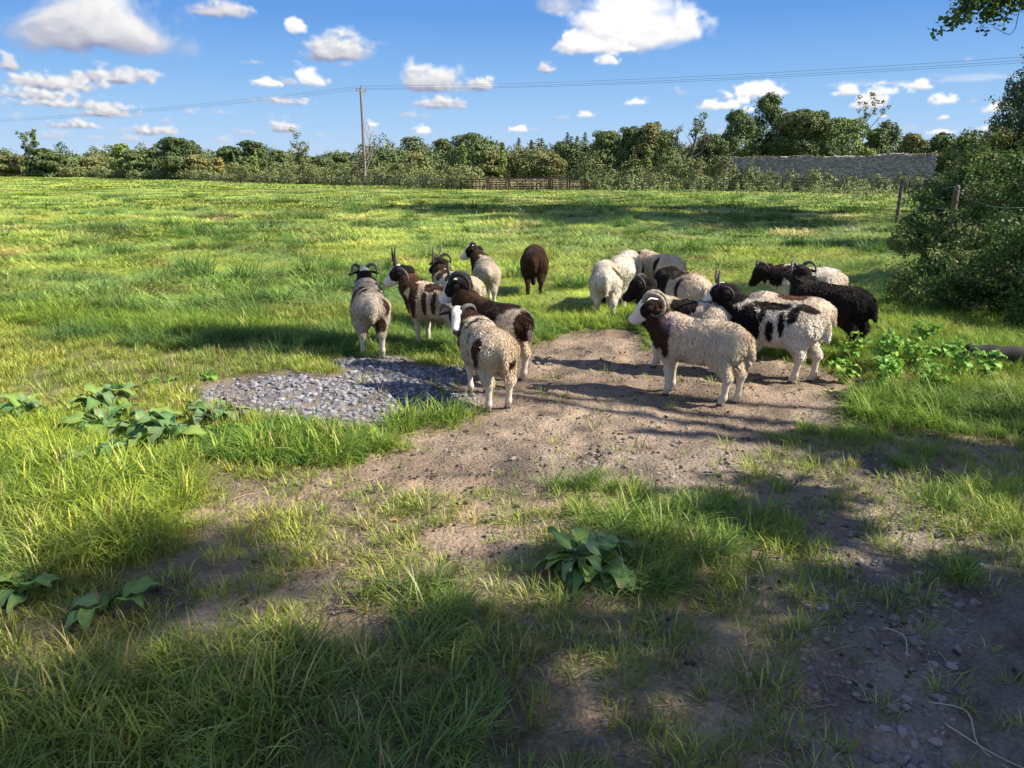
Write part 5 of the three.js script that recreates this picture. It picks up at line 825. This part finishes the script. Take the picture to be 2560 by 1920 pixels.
{ // branch hanging into the top right corner, from a tree outside the frame
  const r = rng(88), x = 10.85, z = -9.6, y0 = groundAt(x, z), root = thing('tree', 'tree outside the frame whose leafy branch hangs into the top right corner', 'tree', [x, y0, z], 0, 'tall trees right of the camera'), T = new Builder(), C = new Builder(), w = [0.09, 0.075, 0.06];
  tube(T, smoothPath([[0, -0.2, 0], [0.1, 2.5, 0], [0, 5.5, 0]], 8), [0.24, 0.22, 0.2, 0.18, 0.17, 0.15, 0.13, 0.11, 0.08], 10, w, 0.12, r);
  const B = [[0, 4.4, 0], [-2.2, 4.75, 0.2], [-4.4, 4.3, 0.4], [-5.5, 3.78, 0.5]], p = smoothPath(B, 16); tube(T, p, p.map((_, i) => 0.085 * (1 - i / 16 * 0.85)), 7, w, 0.1, r);
  const spray = (a, d, len, n, leafy) => { const q = smoothPath([a, [a[0] + d[0] * len * 0.5, a[1] + d[1] * len * 0.5 + 0.05, a[2] + d[2] * len * 0.5], [a[0] + d[0] * len, a[1] + d[1] * len - 0.1, a[2] + d[2] * len]], 8); tube(T, q, q.map((_, i) => 0.012 * (1 - i / 8 * 0.75)), 4, w); for (let i = 2; i < q.length; i++) for (let k = 0; k < n; k++) leaf(C, r, q[i].x + (r() - 0.5) * 0.2, q[i].y + (r() - 0.6) * 0.2, q[i].z + (r() - 0.5) * 0.24, 0.065, [0, 0.5, 0.4], mix3(MD, DK, r()), 1.2); };
  for (let k = 0; k < 26; k++) { const f = 0.8 + 0.2 * r(), a = p[Math.min(16, Math.floor(f * 16))]; spray([a.x, a.y, a.z], [-0.8 * r() - 0.15, -0.25 - 0.45 * r(), (r() - 0.5) * 0.8], 0.45 + 0.35 * r(), 15, 1); }
  for (let k = 0; k < 12; k++) { const a = p[9 + Math.floor(r() * 6)]; spray([a.x, a.y, a.z], [-0.4, 0.2 - 0.35 * r(), (r() - 0.5) * 1.4], 0.5 + 0.4 * r(), 10, 1); }
  for (let k = 0; k < 7; k++) { const a = p[11 + (k % 3)]; const t = smoothPath([[a.x, a.y, a.z], [a.x - 0.1 - 0.3 * r(), a.y - 0.35, a.z + 0.1 * (r() - 0.5)], [a.x - 0.25 - 0.4 * r(), a.y - 0.6 - 0.3 * r(), a.z], [a.x - 0.45 - 0.4 * r(), a.y - 0.62 - 0.3 * r(), a.z]], 10); tube(T, t, t.map((_, i) => 0.009 * (1 - i / 10 * 0.7)), 4, w); if (k < 5) for (let i = 3; i < 10; i++) for (let n = 0; n < 3; n++) leaf(C, r, t[i].x + (r() - 0.5) * 0.14, t[i].y + (r() - 0.5) * 0.14, t[i].z + (r() - 0.5) * 0.14, 0.05, [0, 0.4, 0.3], DK, 1.3); }
  for (const [lx, ly, lz, R] of [[1.2, 6.6, -0.2, 1.2], [0.2, 5.6, -0.6, 0.9], [2.2, 5.2, 0.6, 1.1]]) for (let k = 0; k < 6; k++) lobe(C, r, [lx + (r() - 0.5) * R, ly + (r() - 0.5) * R, lz + (r() - 0.5) * R], [R * 0.5, R * 0.4, R * 0.5], 0.09, MD, 0.6, 0.4, k);
  part('trunk', T.geometry(), bark, root); part('crown', C.geometry(), nearLeaf, root);
}

// ---------------------------------------------------------------- stones, weeds and litter on the ground
const stoneMats = [[0.22, 0.22, 0.24], [0.16, 0.16, 0.18], [0.32, 0.315, 0.325], [0.21, 0.195, 0.195], [0.12, 0.12, 0.135]].map((c) => new THREE.MeshStandardMaterial({ color: new THREE.Color().setRGB(...c), roughness: 0.9 }));
const earthMats = [[0.17, 0.145, 0.12], [0.21, 0.18, 0.155], [0.135, 0.12, 0.11], [0.26, 0.225, 0.195]].map((c) => new THREE.MeshStandardMaterial({ color: new THREE.Color().setRGB(...c), roughness: 0.92 }));
const chips = [1, 2, 3, 4, 5, 6, 7, 8].map((k) => stoneGeometry(k + 20, 1, 0.55, 0.34));
{ // heap of grey road stone spread on the ground
  const r = rng(5), root = new THREE.Group(); root.name = 'gravel_patch'; root.position.set(-1.4, 0, -5.8); scene.add(root); describe(root, 'patch of loose grey crushed stone left of the sheep', undefined, undefined, 'structure');
  const all = [];
  for (let tries = 0; tries < 60000 && all.length < 3300; tries++) { const x = -3.3 + 3.4 * r(), z = -7.3 + 2.7 * r(), g = gravelAt(x, z); if (r() > g * g * 1.1 + (soft(GRAVEL, x, z) > 0.02 ? 0.03 : 0.002)) continue; const s = 0.006 + 0.022 * Math.pow(r(), 2.6); all.push([x, z, s]); }
  all.sort((a, b) => b[2] * -1 / b[1] * -1 - a[2] * -1 / a[1] * -1);
  all.sort((a, b) => (b[2] / -b[1]) - (a[2] / -a[1]));
  const few = all.slice(0, 300), rest = all.slice(300), E = new THREE.Euler(), Q = new THREE.Quaternion(), M = new THREE.Matrix4();
  few.forEach(([x, z, s], k) => { const m = part('stone', chips[k % 8], stoneMats[Math.floor(r() * 5)], root, [x + 1.4, groundAt(x, z) + s * 0.12, z + 5.8], [(r() - 0.5) * 0.9, r() * 6, (r() - 0.5) * 0.9]); m.scale.set(s * 1.15, s * (0.8 + 0.4 * r()), s); });
  const C = new THREE.Color(), plain = new THREE.MeshStandardMaterial({ color: 0xffffff, roughness: 0.9 });
  chips.forEach((g, k) => { const mine = rest.filter((_, i) => i % 8 === k), im = new THREE.InstancedMesh(g, plain, mine.length); im.name = 'loose_gravel' + (k ? '_00' + k : ''); im.userData.kind = 'stuff'; im.castShadow = im.receiveShadow = true; mine.forEach(([x, z, s], i) => { im.setMatrixAt(i, M.compose(V3(x + 1.4, groundAt(x, z) + s * 0.08, z + 5.8), Q.setFromEuler(E.set((r() - 0.5) * 0.9, r() * 6, (r() - 0.5) * 0.9)), V3(s * 1.15, s * (0.8 + 0.4 * r()), s))); const t = 0.09 + 0.22 * r(); im.setColorAt(i, C.setRGB(t, t * 0.985, t * 1.04)); }); root.add(im); });
}
{ // stones and clods trodden into the track: parts of the ground
  const r = rng(6), all = [];
  for (let tries = 0; tries < 40000 && all.length < 1500; tries++) { const z = -7.4 + 6 * r(), half = -z * 0.72, x = -half + 2 * half * r(), b = bareAt(x, z), st = soft(STONY, x, z); if (gravelAt(x, z) > 0.2 || r() > b * (0.08 + 0.7 * st) + 0.01) continue; all.push([x, z, (0.0040 + 0.015 * Math.pow(r(), 3.6)) * (1 + 0.25 * st)]); }
  all.sort((a, b) => b[2] / -b[1] - a[2] / -a[1]);
  const E = new THREE.Euler(), Q = new THREE.Quaternion(), M = new THREE.Matrix4(), C = new THREE.Color();
  all.slice(0, 260).forEach(([x, z, s], k) => { const m = part('stone', chips[k % 8], earthMats[Math.floor(r() * 4)], ground, [x, groundAt(x, z) + s * 0.22, z], [(r() - 0.5) * 0.6, r() * 6, (r() - 0.5) * 0.6]); m.scale.set(s * 1.2, s * (0.7 + 0.4 * r()), s); });
  const rest = all.slice(260), plain = new THREE.MeshStandardMaterial({ color: 0xffffff, roughness: 0.92 });
  chips.forEach((g, k) => { const mine = rest.filter((_, i) => i % 8 === k), im = new THREE.InstancedMesh(g, plain, mine.length); im.name = 'grit' + (k ? '_00' + k : ''); im.userData.kind = 'stuff'; mine.forEach(([x, z, s], i) => { im.setMatrixAt(i, M.compose(V3(x, groundAt(x, z) + s * 0.2, z), Q.setFromEuler(E.set((r() - 0.5) * 0.6, r() * 6, (r() - 0.5) * 0.6)), V3(s * 1.2, s * 0.8, s))); const t = 0.11 + 0.15 * r(); im.setColorAt(i, C.setRGB(t * 1.08, t * 0.95, t * 0.82)); }); ground.add(im); });
  // dark crumbs of dung and earth
  const dung = new THREE.MeshStandardMaterial({ color: new THREE.Color().setRGB(0.045, 0.035, 0.026), roughness: 0.95 }), crumbs = [];
  for (let k = 0; k < 420; k++) { const z = -7.2 + 5 * r(), x = -1.2 + 4.2 * r(); if (bareAt(x, z) < 0.45) continue; const n = 1 + Math.floor(r() * 5); for (let i = 0; i < n; i++) crumbs.push([x + (r() - 0.5) * 0.07, z + (r() - 0.5) * 0.07, 0.005 + 0.006 * r()]); }
  const im = new THREE.InstancedMesh(chips[2], dung, crumbs.length); im.name = 'dung_crumbs'; im.userData.kind = 'stuff'; crumbs.forEach(([x, z, s], i) => im.setMatrixAt(i, M.compose(V3(x, groundAt(x, z) + s * 0.4, z), Q.setFromEuler(E.set(0, r() * 6, 0)), V3(s * 1.1, s, s)))); ground.add(im);
  // small clods of the same earth, kicked up by hooves
  const clods = []; for (let k = 0; k < 9000 && clods.length < 3800; k++) { const z = -7.6 + 6 * r(), half = -z * 0.72, x = -half + 2 * half * r(); if (bareAt(x, z) < 0.4 + 0.4 * r() || gravelAt(x, z) > 0.3 || noise2(x * 3, z * 3) < 0.42) continue; clods.push([x, z, 0.003 + 0.010 * Math.pow(r(), 2.4)]); }
  [0, 3, 5].forEach((q, k) => { const mine = clods.filter((_, i) => i % 3 === k), cm = new THREE.InstancedMesh(chips[q], plain, mine.length); cm.name = 'earth_clods' + (k ? '_00' + k : ''); cm.userData.kind = 'stuff'; mine.forEach(([x, z, s], i) => { cm.setMatrixAt(i, M.compose(V3(x, groundAt(x, z) + s * 0.25, z), Q.setFromEuler(E.set(r(), r() * 6, r())), V3(s, s, s))); const c = groundColor(x, z), t = 0.55 + 0.35 * r(); cm.setColorAt(i, C.setRGB(c[0] * t, c[1] * t, c[2] * t)); }); ground.add(cm); });
  // straw, twigs and dead stalks
  const S = new Builder(); for (let k = 0; k < 900; k++) { const z = -6.6 + 5.2 * r(), half = -z * 0.7, x = -half + 2 * half * r(); if (bareAt(x, z) < 0.2 || gravelAt(x, z) > 0.3) continue; const a = r() * 6.28, l = 0.02 + 0.09 * r() * r(), y = groundAt(x, z) + 0.006, c = r() < 0.7 ? [0.42, 0.33, 0.2] : [0.2, 0.15, 0.1], dx = Math.cos(a) * l, dz = Math.sin(a) * l; tube(S, [V3(x - dx, groundAt(x - dx, z - dz) + 0.005, z - dz), V3(x, y + 0.006 * r(), z), V3(x + dx, groundAt(x + dx, z + dz) + 0.005, z + dz)], [0.0014, 0.0016, 0.001], 3, c); }
  const st = part('straw_litter', S.geometry(), bark, ground); st.userData.kind = 'stuff';
}
for (const [pts, label] of [[[[1.42, -2.12], [1.50, -2.05], [1.46, -1.9], [1.52, -1.76]], 'long pale curved twig lying on the track at the bottom right'], [[[1.40, -1.98], [1.47, -1.86], [1.58, -1.78]], 'shorter pale twig lying below the long curved one'], [[[1.46, -2.52], [1.50, -2.45], [1.47, -2.36]], 'short pale curled stalk on the stony track']]) {
  const B = new Builder(), p = smoothPath(pts.map(([x, z], i) => [x, groundAt(x, z) + 0.006 + (i === 1 ? 0.008 : 0), z]), 14); tube(B, p, p.map((_, i) => 0.0032 * (1 - i / 14 * 0.5)), 5, [0.46, 0.38, 0.27]); topMesh('twig', B.geometry(), bark, label, 'twig');
}
// dock: a rosette of big arching leaves, each its own mesh
const dockMaterial = leafMaterial(0.28, 0.45);
function dockLeaf(seed, len, wide, tone, upright = 0) {          // along +x, midrib groove, wavy edge, arching over
  const r = rng(seed), B = new Builder(), n = 12, m = 7, arch = 0.6 + 0.9 * r() + upright * 0.35, rise = 0.35 + 0.7 * r() + upright * 0.45, wave = 0.022 + 0.025 * r(), ph = r() * 6; let x = 0, y = 0, th = rise;
  const idx = [];
  for (let i = 0; i <= n; i++) {
    const f = i / n, stem = f < 0.2, w = stem ? 0.07 : Math.pow(Math.sin(Math.PI * Math.min(1, Math.pow((f - 0.14) / 0.86, 0.72))), 0.8) + 0.02, row = [];
    for (let j = 0; j <= m; j++) { const s = (j / m) * 2 - 1, e = Math.abs(s); row.push(B.v(x, y + e * e * w * wide * 0.22 * (1 - f) + (e > 0.5 ? Math.sin(f * 17 + ph + s * 2) * wave * len * 1.6 * e : 0), s * w * wide * 0.5 * (e > 0.9 ? 0.8 + 0.35 * r() : 1), j === 3 || j === 4 ? [tone[0] * 1.2, tone[1] * 1.15, tone[2] * 1.2] : r() < 0.07 ? [tone[0] * 1.5, tone[1] * 0.75, tone[2] * 0.6] : [tone[0] * (0.85 + 0.3 * r()), tone[1] * (0.88 + 0.24 * r()), tone[2]])); }
    idx.push(row); x += Math.cos(th) * len / n; y += Math.sin(th) * len / n; th -= (arch * 2.1) / n;
  }
  for (let i = 0; i < n; i++) for (let j = 0; j < m; j++) { const a = idx[i][j], b = idx[i][j + 1], c = idx[i + 1][j], d = idx[i + 1][j + 1]; B.t(a, b, c); B.t(b, d, c); }
  return B.geometry();
}
const dockTones = [[0.15, 0.265, 0.075], [0.125, 0.235, 0.08], [0.20, 0.31, 0.065], [0.175, 0.265, 0.10]], dockLeaves = []; for (let k = 0; k < 16; k++) dockLeaves.push(dockLeaf(600 + k, 0.23, 0.066 + 0.018 * (k % 3), dockTones[k % 4], k % 2));
function dock(label, x, z, n, size, seed, group) {
  const r = rng(seed), root = thing('dock_plant', label, 'weed', [x, groundAt(x, z) + 0.01, z], 0, group);
  for (let k = 0; k < n; k++) { const a = (k / n) * 6.28 + r() * 0.8, m = part('leaf', dockLeaves[Math.floor(r() * 16)], dockMaterial, root, [Math.cos(a) * 0.02, 0.0, -Math.sin(a) * 0.02], [0, a, 0]); m.rotation.order = 'YXZ'; m.rotation.x = (r() - 0.5) * 0.7; m.rotation.z = (r() - 0.35) * 0.7 + (k % 3 === 0 ? 0.4 : 0); const s = size * (0.65 + 0.6 * r()); m.scale.set(s, s, s); }
  return root;
}
dock('big dock plant with drooping broad leaves in the middle foreground', 0.33, -2.9, 34, 1.12, 401, 'dock plants');
dock('dock with one tall upright leaf in the leafy cluster at the left', -2.47, -4.72, 17, 1.35, 402, 'dock plants');
dock('large dock in front of the tall-leaved one at the left', -2.22, -4.52, 17, 1.25, 403, 'dock plants');
dock('bushy dock nearest the plantain stalks, right end of the left cluster', -2.12, -4.98, 18, 1.15, 404, 'dock plants');
dock('hindmost dock of the left cluster, in long grass', -3.1, -5.32, 17, 1.35, 405, 'dock plants');
dock('dock at the far left edge behind the tall grass', -3.55, -5.1, 14, 1.2, 406, 'dock plants');
dock('flat-leaved dock half sunk in the grass at the left', -2.85, -4.85, 17, 1.25, 407, 'dock plants');
dock('low dock in the grass below the left cluster', -2.55, -4.15, 13, 1.1, 408, 'dock plants');
dock('ragged dock in the shade near the left edge of the foreground', -1.62, -2.62, 8, 0.95, 409, 'dock plants');
dock('small dock at the extreme left edge of the foreground', -2.02, -2.72, 7, 0.95, 410, 'dock plants');
// bright leafy weeds beside the track at the right
const weedLeaf = [0, 1, 2, 3].map((k) => dockLeaf(700 + k, 0.11, 0.06, [[0.19, 0.37, 0.05], [0.15, 0.31, 0.05], [0.24, 0.42, 0.055], [0.17, 0.33, 0.045]][k]));
function leafyWeed(label, x, z, h, n, seed) {
  const r = rng(seed), root = thing('leafy_weed', label, 'weed', [x, groundAt(x, z), z], 0, 'leafy weeds beside the track'), S = new Builder();
  for (let s = 0; s < 4; s++) { const a = r() * 6.28, l = 0.10 * r() + 0.03, top = h * (0.7 + 0.4 * r()), p = smoothPath([[0, 0, 0], [Math.cos(a) * l * 0.5, top * 0.6, Math.sin(a) * l * 0.5], [Math.cos(a) * l, top, Math.sin(a) * l]], 5); tube(S, p, p.map(() => 0.003), 4, [0.12, 0.2, 0.04]); for (let k = 0; k < n / 4; k++) { const q = p[1 + Math.floor(r() * 5)], m = part('leaf', weedLeaf[Math.floor(r() * 4)], dockMaterial, root, [q.x, q.y, q.z]); m.rotation.order = 'YXZ'; m.rotation.set((r() - 0.5) * 0.6, r() * 6.28, (r() - 0.6) * 0.8); m.scale.setScalar(0.65 + 0.7 * r()); } }
  part('stem', S.geometry(), bark, root);
}
{ const where = ['nearest the striped sheep', 'in front of the black sheep', 'behind the front row of the leafy patch', 'in the middle of the leafy patch', 'at the right end of the leafy patch', 'tall one by the fallen log', 'below the fallen log', 'at the track edge', 'at the back of the leafy patch', 'tallest of the patch, left of the log', 'low one by the trodden edge', 'rearmost, under the bushes'], at = [[2.86, -6.05], [3.1, -6.6], [3.3, -6.3], [3.15, -5.95], [3.75, -6.05], [3.95, -6.55], [4.05, -6.1], [3.0, -5.72], [3.55, -6.75], [3.6, -6.35], [3.4, -5.75], [4.1, -7.1]]; at.forEach(([x, z], k) => leafyWeed('bright green leafy weed ' + where[k], x, z, 0.20 + 0.13 * ((k * 7) % 5) / 5, 32, 800 + k)); }
{ // plantain: thin upright seed stalks
  const r = rng(44), sets = [[-2.9, -6.02, 'plantain seed stalks at the left end of the stone patch'], [-2.62, -6.2, 'plantain stalks behind the left end of the stone patch'], [-1.96, -4.78, 'plantain stalks beside the clover patch']];
  for (const [x, z, label] of sets) { const root = thing('plantain', label, 'weed', [x, groundAt(x, z), z], 0, 'plantain stalks'); for (let k = 0; k < 10; k++) { const B = new Builder(), ox = (r() - 0.5) * 0.3, oz = (r() - 0.5) * 0.2, h = 0.16 + 0.12 * r(), lx = (r() - 0.5) * 0.08; tube(B, [V3(ox, 0, oz), V3(ox + lx * 0.4, h * 0.5, oz), V3(ox + lx, h, oz)], [0.0022, 0.002, 0.0015], 4, [0.22, 0.26, 0.07]); tube(B, [V3(ox + lx * 0.5, h * 0.55, oz), V3(ox + lx * 0.8, h * 0.8, oz), V3(ox + lx * 1.05, h * 1.05, oz)], [0.003, 0.0046, 0.002], 5, [0.26, 0.19, 0.08]); part('stalk', B.geometry(), bark, root); } for (let k = 0; k < 6; k++) { const m = part('leaf', weedLeaf[k % 4], dockMaterial, root, [(r() - 0.5) * 0.2, 0.01, (r() - 0.5) * 0.15]); m.rotation.set(0, r() * 6.28, 0); } }
}
{ // clover: small three-lobed leaves in a low mat
  const r = rng(45), B = new Builder(); for (let k = 0; k < 5200; k++) { const a = r() * 6.28, q = Math.sqrt(r()), x = -1.42 + Math.cos(a) * q * 0.66, z = -4.52 + Math.sin(a) * q * 0.42; if (noise2(x * 6, z * 6) < 0.3 * q) continue; const y = groundAt(x, z) + 0.015 + 0.055 * r() * (1.1 - q * 0.6), s = 0.008 + 0.005 * r(), j = 0.75 + 0.5 * r(), c = [0.085 * j, 0.20 * j, 0.03 * j], ry = r() * 6.28; for (let l = 0; l < 3; l++) { const t = ry + l * 2.09, cx = Math.cos(t), cz = Math.sin(t), o = B.v(x, y, z, c), p1 = B.v(x + cx * s - cz * s * 0.6, y + 0.003, z + cz * s + cx * s * 0.6, c), p2 = B.v(x + cx * s * 1.5, y + 0.001, z + cz * s * 1.5, c), p3 = B.v(x + cx * s + cz * s * 0.6, y + 0.003, z + cz * s - cx * s * 0.6, c); B.t(o, p2, p1); B.t(o, p3, p2); } }
  topMesh('clover', B.geometry(), grassMaterial, 'low mat of bright green clover in front of the stone patch', 'clover', undefined, 'stuff');
}
for (const [x, z, s, label] of [[-0.1, -5.0, 0.075, 'dry brown leaf on the earth below the pale sheep'], [-0.62, -3.42, 0.035, 'small orange leaf in the thin grass'], [-0.09, -3.47, 0.045, 'green fallen leaf on the trodden earth'], [1.72, -3.9, 0.05, 'pale flat leaf on the track at the right']]) {
  const g = dockLeaf(900 + Math.round(x * 10), s * 2, s * 0.9, label.startsWith('green') ? [0.12, 0.2, 0.05] : label.includes('orange') ? [0.45, 0.22, 0.07] : [0.42, 0.32, 0.21]); const m = topMesh('fallen_leaf', g, dockMaterial, label, 'leaf'); m.position.set(x, groundAt(x, z) + 0.006, z); m.rotation.set(0, x * 40, -0.35);
}

renderer.render(scene, camera);
